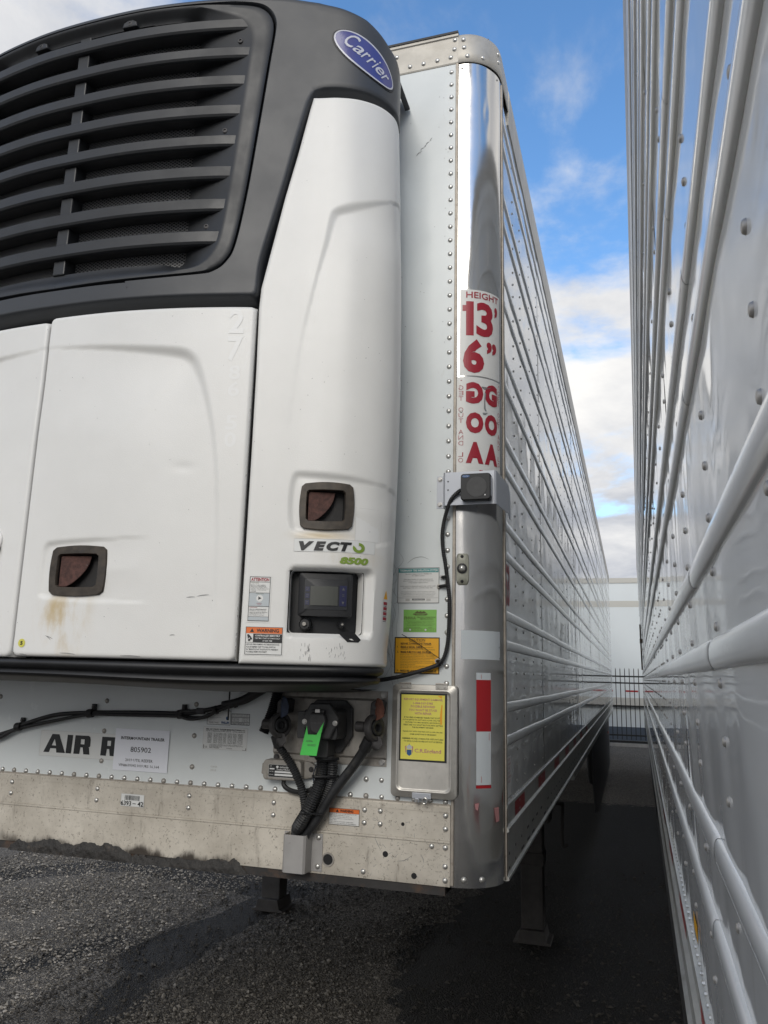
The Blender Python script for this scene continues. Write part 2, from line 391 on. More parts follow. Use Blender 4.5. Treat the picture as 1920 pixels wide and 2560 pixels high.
RIVS = rivet_mesh('rivet_small', .0050, .0024, 'rivet_side', 8)
def rivet(parent, me, loc, rotz=0, name='rivet'):
    o = bpy.data.objects.new(name, me)
    o.matrix_basis = Matrix.Translation(loc) @ Matrix.Rotation(rotz, 4, 'Z')
    return link(o, parent)

# text as flat polygons
_tx = {}
def text_poly(s, bold=0.0, shear=0.0, spacing=1.0):
    key = (s, bold, shear, spacing)
    if key in _tx: return _tx[key]
    cu = bpy.data.curves.new('lettering', 'FONT'); cu.body = s; cu.size = 1.0; cu.offset = bold; cu.shear = shear
    cu.space_character = spacing; cu.resolution_u = 3 if len(s) < 12 else 1; cu.fill_mode = 'FRONT'
    o = bpy.data.objects.new('lettering', cu); COL.objects.link(o)
    me = bpy.data.meshes.new_from_object(o)
    v = np.array([p.co[:2] for p in me.vertices]) if len(me.vertices) else np.zeros((0, 2))
    f = [tuple(p.vertices) for p in me.polygons]
    bpy.data.objects.remove(o); bpy.data.curves.remove(cu); bpy.data.meshes.remove(me)
    if len(v):
        v[:, 0] -= v[:, 0].min(); 
    _tx[key] = (v, f); return _tx[key]
def slice_x(v, f, n):
    bm = bmesh.new(); vs = [bm.verts.new((a, b, 0)) for a, b in v]
    for q in f:
        try: bm.faces.new([vs[i] for i in q])
        except ValueError: pass
    for k in range(1, n):
        bmesh.ops.bisect_plane(bm, geom=bm.verts[:]+bm.edges[:]+bm.faces[:], plane_co=(k/n, 0, 0), plane_no=(1, 0, 0))
    bmesh.ops.triangulate(bm, faces=bm.faces[:])
    bm.verts.index_update()
    V = np.array([p.co[:2] for p in bm.verts]); F = [tuple(p.index for p in q.verts) for q in bm.faces]; bm.free(); return V, F
def put_text(mb, mapf, h, s, x0, z0, x1, z1, bold=0.0, shear=0.0, mirror=False, spacing=1.0):
    v, f = text_poly(s, bold, shear, spacing)
    if not len(v): return
    mn, mx = v.min(0), v.max(0); sc = (mx-mn)
    w = (v-mn)/np.maximum(sc, 1e-6)
    if mapf is post or getattr(mapf, 'curved', False):
        n = int(abs(x1-x0)/4.0)+1 if mapf is post else int(abs(x1-x0)/.012)+1
        if n > 1: w, f = slice_x(w, f, n)
    if mirror: w[:, 0] = 1-w[:, 0]
    mb.add([mapf(x0+(x1-x0)*a, z0+(z1-z0)*b, h) for a, b in w], [tuple(reversed(q)) for q in f] if mirror else f)
def quad(mb, mapf, h, x0, z0, x1, z1, nx=1, nz=1):
    P = [(x0+(x1-x0)*i/nx, z0+(z1-z0)*j/nz) for j in range(nz+1) for i in range(nx+1)]
    mb.add([mapf(a, b, h) for a, b in P], [(j*(nx+1)+i, j*(nx+1)+i+1, (j+1)*(nx+1)+i+1, (j+1)*(nx+1)+i) for j in range(nz) for i in range(nx)])
def outline(mb, mapf, h, x0, z0, x1, z1, w, nx=1):
    quad(mb, mapf, h, x0, z0, x1, z0+w, nx); quad(mb, mapf, h, x0, z1-w, x1, z1, nx)
    quad(mb, mapf, h, x0, z0+w, x0+w, z1-w); quad(mb, mapf, h, x1-w, z0+w, x1, z1-w)
def sticker(parent, label, mapf, rect, base, layers, nx=1, name='sticker', h0=.0008):
    """base sheet (part) + printed layers (sub-part 'print' and 'lettering')"""
    x0, z0, x1, z1 = rect
    b = MB(); quad(b, mapf, h0, x0, z0, x1, z1, nx, 1)
    o = b.build(name, base, parent, smooth=nx > 1, angle=180)
    if label: o['label'] = label
    X = lambda a: x0+(x1-x0)*a
    Z = lambda a: z0+(z1-z0)*a
    lv = {}
    for L in layers:
        kind, mat = L[0], L[1]
        key = 'lettering' if kind in ('t', 'tm') else 'print'
        mbk, ml = lv.setdefault(key, (MB(), []))
        if mat not in ml: ml.append(mat)
        mbk.cur = ml.index(mat)
        if kind == 'r': quad(mbk, mapf, h0+.0006, X(L[2]), Z(L[3]), X(L[4]), Z(L[5]), max(1, int(nx*abs(L[4]-L[2])+.5)))
        elif kind == 'o': outline(mbk, mapf, h0+.0006, X(L[2]), Z(L[3]), X(L[4]), Z(L[5]), L[6], nx)
        elif kind in ('t', 'tm'):
            kw = L[7] if len(L) > 7 else {}
            put_text(mbk, mapf, h0+.0012, L[2], X(L[3]), Z(L[4]), X(L[5]), Z(L[6]), mirror=kind == 'tm', **kw)
        elif kind == 'p':
            mbk.add([mapf(X(a), Z(c), h0+.0010) for a, c in L[2]], [tuple(range(len(L[2])))])
    for key, (mbk, ml) in lv.items():
        mbk.build(key, ml, o)
    return o
def lines(mat, texts, x0, x1, ztop, zbot, fill=.62, **kw):
    """a block of centred or left-set text lines as sticker layers; each entry (string, relative width, align)"""
    out = []; n = len(texts); p = (ztop-zbot)/n
    for i, (s, w, al) in enumerate(texts):
        zt = ztop-p*i; W = (x1-x0)*w
        a = x0 if al == 'l' else (x0+x1)/2-W/2
        out.append(('t', mat, s, a, zt-p*fill, a+W, zt, kw))
    return out
front = lambda x, z, h: (x, -h, z)
PR_ = .135
def post(th, z, h):
    a = radians(th); return (-PR_+(PR_+h)*sin(a), PR_-(PR_+h)*cos(a), z)
sideA = lambda y, z, h: (h, y, z)

# ------------------------------------------------------------------ ground
def ground_h(y): return .25*np.clip((y-8)/9.6, 0, 1)**1.5
def build_ground():
    def axis(lo, hi, fine0, fine1, st):
        a = list(np.arange(fine0, fine1+1e-6, st)); d = st
        v = fine1
        while v < hi: d *= 1.35; v += d; a.append(min(v, hi))
        d = st; v = fine0
        while v > lo: d *= 1.35; v -= d; a.insert(0, max(v, lo))
        return np.array(a)
    xs = axis(-900, 900, -5.0, 1.0, .04); ys = axis(-900, 900, .4, 6.0, .04)
    Xg, Yg = np.meshgrid(xs, ys); nx, ny = len(xs), len(ys)
    near = (Xg > -4.5) & (Xg < 1.2) & (Yg > -1.5) & (Yg < 7)
    Zg = ground_h(Yg) + near*(.006*np.sin(Xg*2.1+Yg*1.3)+.005*np.sin(Xg*4.7-Yg*3.1+1))*0.8
    # ground darkening: painted shade plus wet, oily edge between the trailers, a diagonal wet band, and small blots
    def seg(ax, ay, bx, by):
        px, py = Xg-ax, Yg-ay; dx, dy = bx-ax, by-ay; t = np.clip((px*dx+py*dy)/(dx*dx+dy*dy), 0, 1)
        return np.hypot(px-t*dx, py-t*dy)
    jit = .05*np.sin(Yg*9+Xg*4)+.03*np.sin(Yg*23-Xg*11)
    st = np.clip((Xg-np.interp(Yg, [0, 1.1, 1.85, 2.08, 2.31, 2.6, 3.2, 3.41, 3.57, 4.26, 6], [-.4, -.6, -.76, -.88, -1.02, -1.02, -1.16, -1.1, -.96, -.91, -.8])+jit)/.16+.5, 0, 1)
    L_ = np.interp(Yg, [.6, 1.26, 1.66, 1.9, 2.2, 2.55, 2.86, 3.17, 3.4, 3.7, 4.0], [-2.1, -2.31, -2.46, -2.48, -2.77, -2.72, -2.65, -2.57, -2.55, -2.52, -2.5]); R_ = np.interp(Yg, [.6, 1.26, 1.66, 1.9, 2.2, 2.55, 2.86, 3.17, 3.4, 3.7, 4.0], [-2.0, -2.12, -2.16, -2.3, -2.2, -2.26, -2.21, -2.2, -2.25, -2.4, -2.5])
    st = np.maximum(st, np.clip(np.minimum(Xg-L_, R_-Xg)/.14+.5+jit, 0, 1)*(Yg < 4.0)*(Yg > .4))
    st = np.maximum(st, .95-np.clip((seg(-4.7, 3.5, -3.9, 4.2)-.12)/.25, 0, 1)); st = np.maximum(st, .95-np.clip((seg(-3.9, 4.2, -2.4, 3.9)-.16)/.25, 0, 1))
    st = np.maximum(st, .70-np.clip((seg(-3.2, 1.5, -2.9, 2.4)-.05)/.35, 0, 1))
    st = st*np.clip((10.5-Yg)/1.5, 0, 1)  # painted shade fades out where daylight reaches the far gap
    V = np.column_stack([Xg.ravel(), Yg.ravel(), Zg.ravel()])
    idx = np.arange(nx*ny).reshape(ny, nx)
    F = np.column_stack([idx[:-1, :-1].ravel(), idx[:-1, 1:].ravel(), idx[1:, 1:].ravel(), idx[1:, :-1].ravel()])
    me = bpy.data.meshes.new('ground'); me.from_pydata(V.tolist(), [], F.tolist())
    a = me.attributes.new('stain_shade', 'FLOAT', 'POINT'); a.data.foreach_set('value', st.ravel().astype(np.float32))
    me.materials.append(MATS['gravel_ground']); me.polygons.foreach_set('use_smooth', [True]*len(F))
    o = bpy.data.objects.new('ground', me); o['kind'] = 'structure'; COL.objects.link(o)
build_ground()
def build_stones():
    N = 70000
    x = rng.uniform(-5.2, .8, N*2); y = .9+rng.beta(1.0, 1.7, N*2)*5.2
    keep = rng.uniform(0, 1, N*2) < np.where(x > -.95, .22, np.where((x > -2.65) & (x < -2.2) & (y < 3.8), .3, .8)); x, y = x[keep][:N], y[keep][:N]; n = len(x)
    s = np.clip(rng.lognormal(math.log(.0049), .48, n), .0025, .016)
    base = np.array([(1,0,0),(-1,0,0),(0,1,0),(0,-1,0),(0,0,1),(0,0,-1)], float)
    tri = np.array([(0,2,4),(2,1,4),(1,3,4),(3,0,4),(2,0,5),(1,2,5),(3,1,5),(0,3,5)])
    th = rng.uniform(0, 2*pi, n); c, sn = np.cos(th), np.sin(th)
    dim = np.column_stack([s*rng.uniform(.8, 1.5, n), s*rng.uniform(.7, 1.1, n), s*rng.uniform(.45, .8, n)])
    jit = 1+rng.uniform(-.28, .28, (n, 6, 3))
    P = base[None]*dim[:, None, :]*jit + rng.uniform(-.25, .25, (n, 6, 3))*s[:, None, None]
    X = P[..., 0]*c[:, None]-P[..., 1]*sn[:, None]+x[:, None]; Y = P[..., 0]*sn[:, None]+P[..., 1]*c[:, None]+y[:, None]
    Zs = P[..., 2] + (ground_h(y)+.006+s*.2)[:, None]
    V = np.stack([X, Y, Zs], -1).reshape(-1, 3); F = (tri[None]+6*np.arange(n)[:, None, None]).reshape(-1, 3)
    me = bpy.data.meshes.new('gravel'); me.from_pydata(V.tolist(), [], F.tolist())
    dark = np.where(x > np.interp(y, [1.1, 1.85, 2.31, 3.2, 3.57, 6], [-.6, -.76, -1.02, -1.16, -.95, -.8]), .07, np.where(x > -2.25, .5, 1.0))  # chips darkened too inside the painted shade between the trailers
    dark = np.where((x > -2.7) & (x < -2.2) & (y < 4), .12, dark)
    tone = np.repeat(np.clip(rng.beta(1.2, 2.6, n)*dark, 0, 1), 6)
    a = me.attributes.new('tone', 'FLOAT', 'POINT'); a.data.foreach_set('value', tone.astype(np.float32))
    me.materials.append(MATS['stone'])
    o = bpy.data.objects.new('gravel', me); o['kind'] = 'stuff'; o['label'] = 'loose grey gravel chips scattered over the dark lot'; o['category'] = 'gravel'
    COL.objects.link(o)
build_stones()

# ------------------------------------------------------------------ trailer bodies
RIBZ = [3.736, 3.515, 3.407, 3.19, 3.083, 2.878, 2.773, 2.57, 2.464, 2.264, 2.161, 1.958, 1.857, 1.655, 1.55]
def wave(a, b, seed):
    r = np.random.RandomState(seed); out = np.zeros_like(a)
    for k in range(7):
        out += r.uniform(.3, 1)*np.sin(a*r.uniform(2, 14)+b*r.uniform(1.5, 9)*r.choice([-1, 1])+r.uniform(0, 6))
    return out/4
def side_sheet(y0, y1, z0, z1, cols, seed, sgn=1, st=.022, amp=.0013):
    """one sheet of side skin, slightly quilted between the rivet columns"""
    ys = np.unique(np.concatenate([np.arange(y0, y1, st), [y1]])); zs = np.linspace(z0, z1, int((z1-z0)/st/1.4)+1)
    Y, Zg = np.meshgrid(ys, zs)
    d = np.min(np.abs(Y[..., None]-np.array(cols)[None, None]), -1)
    q = np.clip(d/.16, 0, 1)
    h = amp*((q*q*(3-2*q))*(.35+1.1*wave(Y, Zg, seed))-.35) + .0006*wave(Y*1.9, Zg*2.6, seed+5) + .00022*wave(Y*6.5, Zg*5.0, seed+9)
    V = np.column_stack([(sgn*h).ravel(), Y.ravel(), Zg.ravel()]); nx, nz = len(ys), len(zs)
    idx = np.arange(nx*nz).reshape(nz, nx)
    F = np.column_stack([idx[:-1, :-1].ravel(), idx[:-1, 1:].ravel(), idx[1:, 1:].ravel(), idx[1:, :-1].ravel()])
    if sgn < 0: F = F[:, ::-1]
    m = MB(); m.v = V.tolist(); m.f = [tuple(f) for f in F.tolist()]; m.m = [0]*len(F)
    return m
def rib_mb(y0, y1, z, sgn=1, hh=.0170, pr=.0064, n=11, seed=0, end=.35):
    m = MB(); r = np.random.RandomState(seed)
    ys = np.unique(np.concatenate([np.arange(y0+.02, y1-.02, .35), [y0, y0+.012, y1-.012, y1]])); rows = []
    for y in ys:
        k = end if y in (y0, y1) else 1.0
        dz = .0012*sin(y*2.3+seed)+.0008*sin(y*6.1+seed*2)
        rows.append([(sgn*pr*k*cos(a)**.75 if abs(a) < pi/2-.001 else -sgn*.004, y, z+dz+hh*k*sin(a)) for a in np.linspace(-pi/2, pi/2, n)])
    m.rings(rows, False); 
    if sgn < 0: m.f = [tuple(reversed(f)) for f in m.f]
    else: pass
    return m
def column_rivets(cols, z0, z1, pitch, ribz, zoff=0.0):
    out = []
    for y in cols:
        z = z0+zoff
        while z < z1:
            if all(abs(z-rz) > .021 for rz in ribz): out.append((y, z))
            z += pitch
    return out
def rivet_bunch(pts, sgn, r=.0045, h=.0022, n=6):
    m = MB(); rows_a = (0, 50)
    for (y, z) in pts:
        rows = [[(sgn*(h*sin(radians(a)) if a else -.0006), y+r*cos(radians(a))*cos(2*pi*k/n), z+r*cos(radians(a))*sin(2*pi*k/n)) for k in range(n)] for a in rows_a]
        m.rings(rows, True, False, True)
    return m

LEN = 16.0
A = thing('refrigerated_trailer', 'long white refrigerated semi trailer with polished corner post and cooling unit on its front', 'trailer', (-1.3, 8, 0))
# front skin
m = MB(); m.add([front(-2.22, 1.366, 0), front(-.376, 1.366, 0), front(-.376, 3.985, 0), front(-2.22, 3.985, 0)], [(0, 1, 2, 3)]); m.build('front_panel', 'panel_white', A)
for a, b in ((-.380, -.143), (-2.457, -2.216)):
    m = MB(); m.box((a, -.0022, 1.368), (b, .004, 3.984)); m.build('front_panel', 'panel_white', A)
# seam strips beside the corner posts
for a, b in ((-.1435, -.1335), (-2.4665, -2.4565)):
    m = MB(); m.box((a, -.0065, 1.14), (b, .01, 3.979)); m.build('seam_strip', 'strip_alu', A, bevel=.002)
# corner posts
for sgn, nm in ((1, 'corner_post'), (-1, 'corner_post')):
    m = MB(); rows = []
    zs = np.linspace(1.136, 3.979, 90)
    for z in zs:
        row = []
        for th in np.linspace(-3, 88, 34):
            dent = 0.0
            if sgn > 0:
                for (tc_, zc_, st_, sz_, d_, sl) in ((62, 1.262, 14, .006, .006, .0011), (60, 1.181, 17, .008, .007, .0009), (45, 3.78, 4, .02, .003, 0), (40, 1.34, 12, .03, .002, 0)):
                    dent += d_*math.exp(-((th-tc_)/st_)**2-((z-zc_-sl*(th-tc_))/(sz_+.008))**2)
            p = post(th, z, .0005-dent+.0006*sin(z*3.1+th*.05)*sin(th*.045+1)+.0004*sin(z*9+th*.12))
            row.append(p if sgn > 0 else (-2.6-p[0], p[1], p[2]))
        rows.append(row)
    m.rings(rows, False)
    if sgn < 0: m.f = [tuple(reversed(f)) for f in m.f]
    m.build(nm, 'polished_steel', A, smooth=True, angle=180)
m = MB(); m.box((-.004, .1345, 1.14), (.006, .158, 3.97)); m.build('seam_strip', 'strip_alu', A, bevel=.002)
m = MB(); m.box((-.02, .128, 1.14), (.001, .1345, 3.97)); m.build('seam_gap', 'dark_body', A)
# top rail of the front and corner caps
m = MB(); m.prism([(-.004, 3.979), (-.006, 3.984), (-.006, 4.09), (-.010, 4.094), (-.010, 4.104), (.05, 4.112), (.05, 3.985)], lambda y, z: (-2.465, y, z), lambda y, z: (-.1345, y, z)); m.build('front_top_rail', 'cap_alu', A)
m = MB(); m.box((-2.465, -.013, 4.105), (-.1345, .05, 4.114)); m.build('drip_edge', 'black_rubber', A)
for sgn in (1, -1):
    m = MB(); rows = []
    for z, e in ((3.979, .004), (3.981, .0065), (4.02, .0075), (4.085, .0055), (4.091, .003), (4.1, .002), (4.107, -.004), (4.112, -.03), (4.114, -.13)):
        row = [post(th, z, e) for th in np.linspace(0, 90, 20)] + [(e, .30, z)]
        row = [(-.1345, -e, z)] + row[1:]
        rows.append(row if sgn > 0 else [(-2.6-p[0], p[1], p[2]) for p in row])
    m.rings(rows, False)
    if sgn < 0: m.f = [tuple(reversed(f)) for f in m.f]
    m.build('corner_cap', 'cap_alu', A, smooth=True, angle=50)
# side: top rail, roof, bottom rail
for sx, s in ((0, 1), (-2.6, -1)):
    m = MB(); m.prism([(.0, 3.918), (.005, 3.921), (.009, 3.99), (.010, 4.06), (.004, 4.085), (-.03, 4.108), (-.03, 3.92)],
                      lambda x, z: (sx+s*x, .30 if s > 0 else .14, z), lambda x, z: (sx+s*x, LEN, z)); m.build('side_top_rail', 'cap_alu', A)
m = MB(); m.add([(-2.57, .05, 4.107), (-.03, .05, 4.107), (-.03, LEN, 4.107), (-2.57, LEN, 4.107)], [(0, 1, 2, 3)]); m.build('roof', 'roof_white', A)
m = MB(); m.prism([(0, 1.136), (.012, 1.138), (.012, 1.146), (.0035, 1.152), (.0035, 1.276), (.012, 1.280), (.012, 1.288), (.0035, 1.294), (.0035, 1.345), (.007, 1.348), (.007, 1.356), (-.02, 1.357), (-.02, 1.136)],
                  lambda x, z: (x, .136, z), lambda x, z: (x, LEN, z)); m.build('side_bottom_rail', 'side_rail_alu', A)
m = MB(); m.prism([(0, 1.085), (.006, 1.087), (.006, 1.132), (-.02, 1.134), (-.02, 1.085)], lambda x, z: (x, 3.18, z), lambda x, z: (x, LEN, z)); m.build('skirt_rail', 'side_rail_alu', A)
# punched slots in the bottom rail
m = MB()
for i in range(30):
    y = .20+i*.155+random.uniform(-.02, .02)
    for z, L in ((1.205, .05 if 2 < i < 9 else .016), (1.162, .07 if 1 < i < 8 else .014)):
        if random.random() < .85: m.prism(rrect(y, z-.004, y+L, z+.004, .0035, 2), lambda a, b: (.0036, a, b), lambda a, b: (.0046, a, b))
o = m.build('rail_slots', 'dent_line', A); o['kind'] = 'stuff'
# skin sheets, ribs and rivets of the right side
PAN = 1.235
edges = [.158] + [1.34+PAN*i for i in range(12)] + [LEN]
colsA = []
for i in range(13):
    s0, s1 = edges[i], edges[i+1]
    cs = [.43, .645, .967, 1.285] if i == 0 else [c for c in (s0+.05, s0+.395, s0+.72, s0+1.05, s1-.055) if c < s1]
    colsA += cs
    mm = side_sheet(s0, s1, 1.352, 3.925, cs, 20+i, 1, .025 if i < 5 else .05)
    mm.v = [(x+.0012*(i % 2), y, z) for x, y, z in mm.v]
    mm.build('side_panel', 'side_white', A, smooth=True, angle=180)
for i, z in enumerate(RIBZ + [3.845]):
    rib_mb(.159, LEN-.15, z, 1, seed=i).build('rib', 'rib_white', A, smooth=True, angle=180)
ptsA = column_rivets(colsA, 1.40, 3.90, .0525, RIBZ + [3.845], .0)
ptsA.sort(key=lambda p: p[0])
nearA = [p for p in ptsA if p[0] < .7]; farA = [p for p in ptsA if p[0] >= .7]
for y, z in nearA: rivet(A, RIVS, (.001, y, z), pi/2)
o = rivet_bunch(farA, 1).build('side_rivets', 'rivet_side', A, smooth=True); o['kind'] = 'stuff'
o = rivet_bunch([(.146+.045*i, 1.362) for i in range(300)], 1, .004, .0022).build('edge_rivets', 'rivet_alu', A, smooth=True); o['kind'] = 'stuff'
# left side skin, underside, rear frame
m = MB(); m.add([(-2.6, .14, 1.14), (-2.6, LEN, 1.14), (-2.6, LEN, 3.93), (-2.6, .14, 3.93)], [(3, 2, 1, 0)]); m.build('left_side_panel', 'side_white', A)
m = MB(); m.add([(-2.59, .1, 1.15), (-.01, .1, 1.15), (-.01, LEN, 1.15), (-2.59, LEN, 1.15)], [(3, 2, 1, 0)]); m.build('floor_underside', 'dark_steel', A)
for i in range(14):
    m = MB(); y = 1.2+i*1.05; m.box((-2.55, y, 1.03), (-.05, y+.06, 1.149)); m.build('crossmember', 'dark_steel', A)
m = MB(); m.box((-2.60, LEN, 1.02), (.0, LEN+.12, 4.105)); m.build('rear_door_frame', 'side_rail_alu', A)
# front sill: three folded bands with proud lips
SX0, SX1 = -2.455, -.1445
def sill_piece(prof, mat='sill_alu'):
    mm = MB(); mm.prism(prof, lambda y, z: (SX0, y, z), lambda y, z: (SX1, y, z)); return mm.build('front_sill', mat, A)
sill_piece([(-.004, 1.346), (-.006, 1.3462), (-.006, 1.361), (-.003, 1.3655), (.01, 1.3655), (.01, 1.346)])
sill_piece([(-.0045, 1.2655), (-.0045, 1.3458), (.01, 1.3458), (.01, 1.2655)])
sill_piece([(-.006, 1.2575), (-.0075, 1.259), (-.0075, 1.2635), (-.006, 1.265), (.01, 1.265), (.01, 1.2575)])
sill_piece([(-.0045, 1.1365), (-.0045, 1.257), (.01, 1.257), (.01, 1.1365)])
m = MB(); m.box((-2.45, -.0035, 1.3656), (-.146, .004, 1.3705)); m.build('sealant', 'strip_alu', A)
m = MB(); m.box((-2.45, .001, 1.110), (-.16, .03, 1.1362)); m.build('kick_plate', 'dark_steel', A)
m = MB(); m.add([(-2.45, .03, 1.111), (-.16, .03, 1.111), (-.16, 1.6, 1.10), (-2.45, 1.6, 1.10)], [(3, 2, 1, 0)]); m.build('coupler_plate', 'dark_steel', A)
# clumps of fifth-wheel grease on the lower sill edge
def grease():
    st = .004; xs = np.arange(-1.84, -.78, st); zs = np.arange(1.108, 1.185, st)
    X, Zg = np.meshgrid(xs, zs)
    env = .007+.013*np.sin((X+1.62)*9.5)+.006*np.sin(X*23+1)+.003*np.sin(X*51)+.002*np.sin(X*88+1)
    env = env-.09*np.clip(-1.74-X, 0, 1)/.08-.09*np.clip(X+.86, 0, 1)/.08
    hgt = (1.137+env-Zg)
    d = np.clip(hgt/.022, -1, 1)*.007+.0026*wave(X*6, Zg*9, 3)+.0016*wave(X*17, Zg*21, 4)+.0008*wave(X*40, Zg*50, 6)
    ok = d > .0002
    y = -.0048-np.maximum(d, -.001)
    nx, nz = len(xs), len(zs); idx = np.arange(nx*nz).reshape(nz, nx)
    F = [(int(idx[j, i]), int(idx[j, i+1]), int(idx[j+1, i+1]), int(idx[j+1, i])) for j in range(nz-1) for i in range(nx-1) if ok[j, i] or ok[j+1, i+1] or ok[j, i+1] or ok[j+1, i]]
    mm = MB(); mm.v = np.column_stack([X.ravel(), y.ravel(), Zg.ravel()]).tolist(); mm.f = F; mm.m = [0]*len(F)
    o = mm.build('grease_clumps', 'grease', A, smooth=True, angle=180); o['kind'] = 'stuff'
    o['label'] = 'dark greasy dirt clumped along the sill edge'
grease()
# rivets of the front (each one a part)
PITCH = .0528
z = 3.947
while z > 1.72:
    if not (2.29 < z < 2.41): rivet(A, RIV, (-.160, -.0022, z))
    z -= PITCH
for z in (1.427, 1.376): rivet(A, RIV, (-.160, -.0022, z))
for z in (1.945, 1.897, 1.846, 1.794): rivet(A, RIV, (-.363, -.0022, z))
for i in range(33):
    x = -1.823+.0521*i
    if x < -.17: rivet(A, RIVD if i % 7 in (1, 6) else RIV, (x, -.001, 1.377))
for x in (-1.404, -1.04, -.729, -.418, -.366, -1.77):
    for z in (1.336, 1.298): rivet(A, RIV, (x, -.0045, z))
for x in (-1.871, -1.402, -1.04, -.729):
    for z in (1.635, 1.531, 1.429):
        if not (x > -.8) and not (x == -1.402 and z == 1.429 and False): rivet(A, RIVD, (x, -.0005, z))
for x in (-.417, -.366): rivet(A, RIV, (x, -.001, 1.427))
for z in (1.337, 1.299, 1.246, 1.193, 1.154): rivet(A, RIV, (-.159, -.0048, z))
for x, z in ((-.417, 1.156), (-.201, 1.247)): rivet(A, RIV, (x, -.0048, z))
for x, z in ((-.373, 4.058), (-.320, 4.005), (-.267, 4.005), (-.214, 4.006), (-.163, 4.008), (-.149, 4.04), (-.147, 4.08), (-.426, 4.005), (-.479, 4.006)): rivet(A, RIV, (x, -.0065, z))
for th, z in ((8, 4.075), (9, 4.04), (14, 4.003), (38, 4.003), (72, 4.03), (72, 4.065)):
    p = post(th, z, .007); rivet(A, RIV, p, radians(th))
# screws of the post
for th, z in ((6.1, 3.957), (71.8, 3.957), (13.6, 1.159), (37.3, 1.159), (7.2, 2.622), (66, 2.60)):
    p = post(th, z, .0012); rivet(A, RIVS if z > 2 else RIV, p, radians(th), 'screw')
# drain holes
for x, z, r in ((-.293, 1.303, .005), (-.347, 1.212, .008), (-.255, 1.158, .008), (-.534, 1.180, .017)):
    m = MB(); m.cyl((x, -.0046, z), (0, 1, 0), r*1.12, .0005, 14); o = m.build('drain_hole', 'dark_body', A)
    if r > .01:
        mm = MB(); mm.rings([[(x+rr*cos(2*pi*k/18), yy, z+rr*sin(2*pi*k/18)) for k in range(18)] for rr, yy in ((r*1.28, -.0046), (r*1.22, -.0075), (r, -.0075), (r*.92, -.005))]); mm.build('rim', 'plate_alu', o, smooth=True)
# scuffs and scratches on the front skin
def scratch(pts, w, mapf=front, h=.0032, mat='scuff', parent=A, name='scratch'):
    mm = MB(); n = len(pts)
    P = [Vector((a, b)) for a, b in pts]; P = spline(P, 6) if n > 2 else P
    L = []
    for i, p in enumerate(P):
        d = (P[min(i+1, len(P)-1)]-P[max(i-1, 0)]); d = Vector((-d.y, d.x)).normalized(); ww = w*(.25+.75*sin(pi*(i+.5)/len(P)))
        L.append((p+d*ww/2, p-d*ww/2))
    for (a, b), (c, d) in zip(L, L[1:]): mm.add([mapf(q.x, q.y, h) for q in (a, b, d, c)], [(0, 1, 2, 3)])
    return mm
mm = MB()
def addscr(*a, **k):
    s = scratch(*a, **k); mm.add(s.v, s.f)
addscr([(-.295, 2.112), (-.272, 2.128), (-.245, 2.132), (-.222, 2.124)], .0014)
for k in range(26):
    x = random.uniform(-.365, -.325); z = random.uniform(1.78, 2.16); addscr([(x, z), (x+random.uniform(-.012, .02), z-random.uniform(.02, .06)), (x+random.uniform(-.02, .03), z-random.uniform(.05, .12))], .0007)
for k in range(14):
    x = -.29+k*.004+random.uniform(-.004, .004); z = 3.62+k*.0045; addscr([(x, z), (x+.006, z+random.uniform(-.004, .01))], .002)
for k in range(26):
    x = random.uniform(-.34, -.17); z = random.uniform(2.2, 3.9); addscr([(x, z), (x+.0025, z+random.uniform(-.002, .002))], .0022)
o = mm.build('scratches', 'scuff', A); o['kind'] = 'stuff'
mm = MB()
for k in range(34):
    x = random.uniform(-.40, -.17); z = random.uniform(1.15, 1.34)
    addscr([(x, z), (x+random.uniform(-.01, .012), z+random.uniform(-.012, .004))], .0012, h=.0050)
for pts in ([(-.385, 1.262), (-.373, 1.24), (-.362, 1.222)], [(-.31, 1.195), (-.285, 1.20), (-.262, 1.215)], [(-.235, 1.222), (-.228, 1.21), (-.224, 1.196)]): addscr(pts, .0016, h=.0050)
o = mm.build('sill_scratches', 'scuff', A); o['kind'] = 'stuff'
mm = MB()
for k in range(30):
    y = random.uniform(.17, .34); z = random.choice([1.60, 1.60, 1.44])+random.uniform(-.012, .03)
    addscr([(y, z), (y+random.uniform(-.01, .02), z+random.uniform(.004, .02))], .0018, mapf=sideA, h=.0042)
for k in range(8): addscr([(.175+.02*k, 1.572), (.19+.02*k, 1.575)], .004, mapf=sideA, h=.0135)
o = mm.build('side_scuffs', 'scuff', A); o['kind'] = 'stuff'

# landing legs, skirt, wheels
for x in (-.30, -2.235):
    m = MB(); m.box((x-.075, 3.31, .56), (x+.075, 3.46, 1.15)); m.box((x-.085, 3.30, .50), (x+.085, 3.47, .58))
    lg = m.build('landing_leg', 'leg_steel', A, bevel=.006)
    m = MB(); m.box((x-.074, 3.315, .06), (x+.074, 3.455, .52)); m.build('inner_tube', 'leg_steel', lg, bevel=.006)
    m = MB(); m.prism([(-.125, .0), (.125, 0), (.12, .016), (.095, .022), (.08, .085), (-.08, .085), (-.095, .022), (-.12, .016)], lambda a, b: (x+a, 3.27, b+.012), lambda a, b: (x+a, 3.50, b+.012)); m.build('foot', 'leg_steel', lg, bevel=.004)
    m = MB(); m.box((x-.25 if x < -1 else x-.02, 3.38, .95), (x+.02 if x < -1 else x+.15, 3.42, 1.0)); m.build('brace', 'leg_steel', lg)
m = MB(); m.tube([(-.3, 3.385, .86), (-2.235, 3.385, .86)], .022, 10, False); m.build('cross_shaft', 'leg_steel', A)
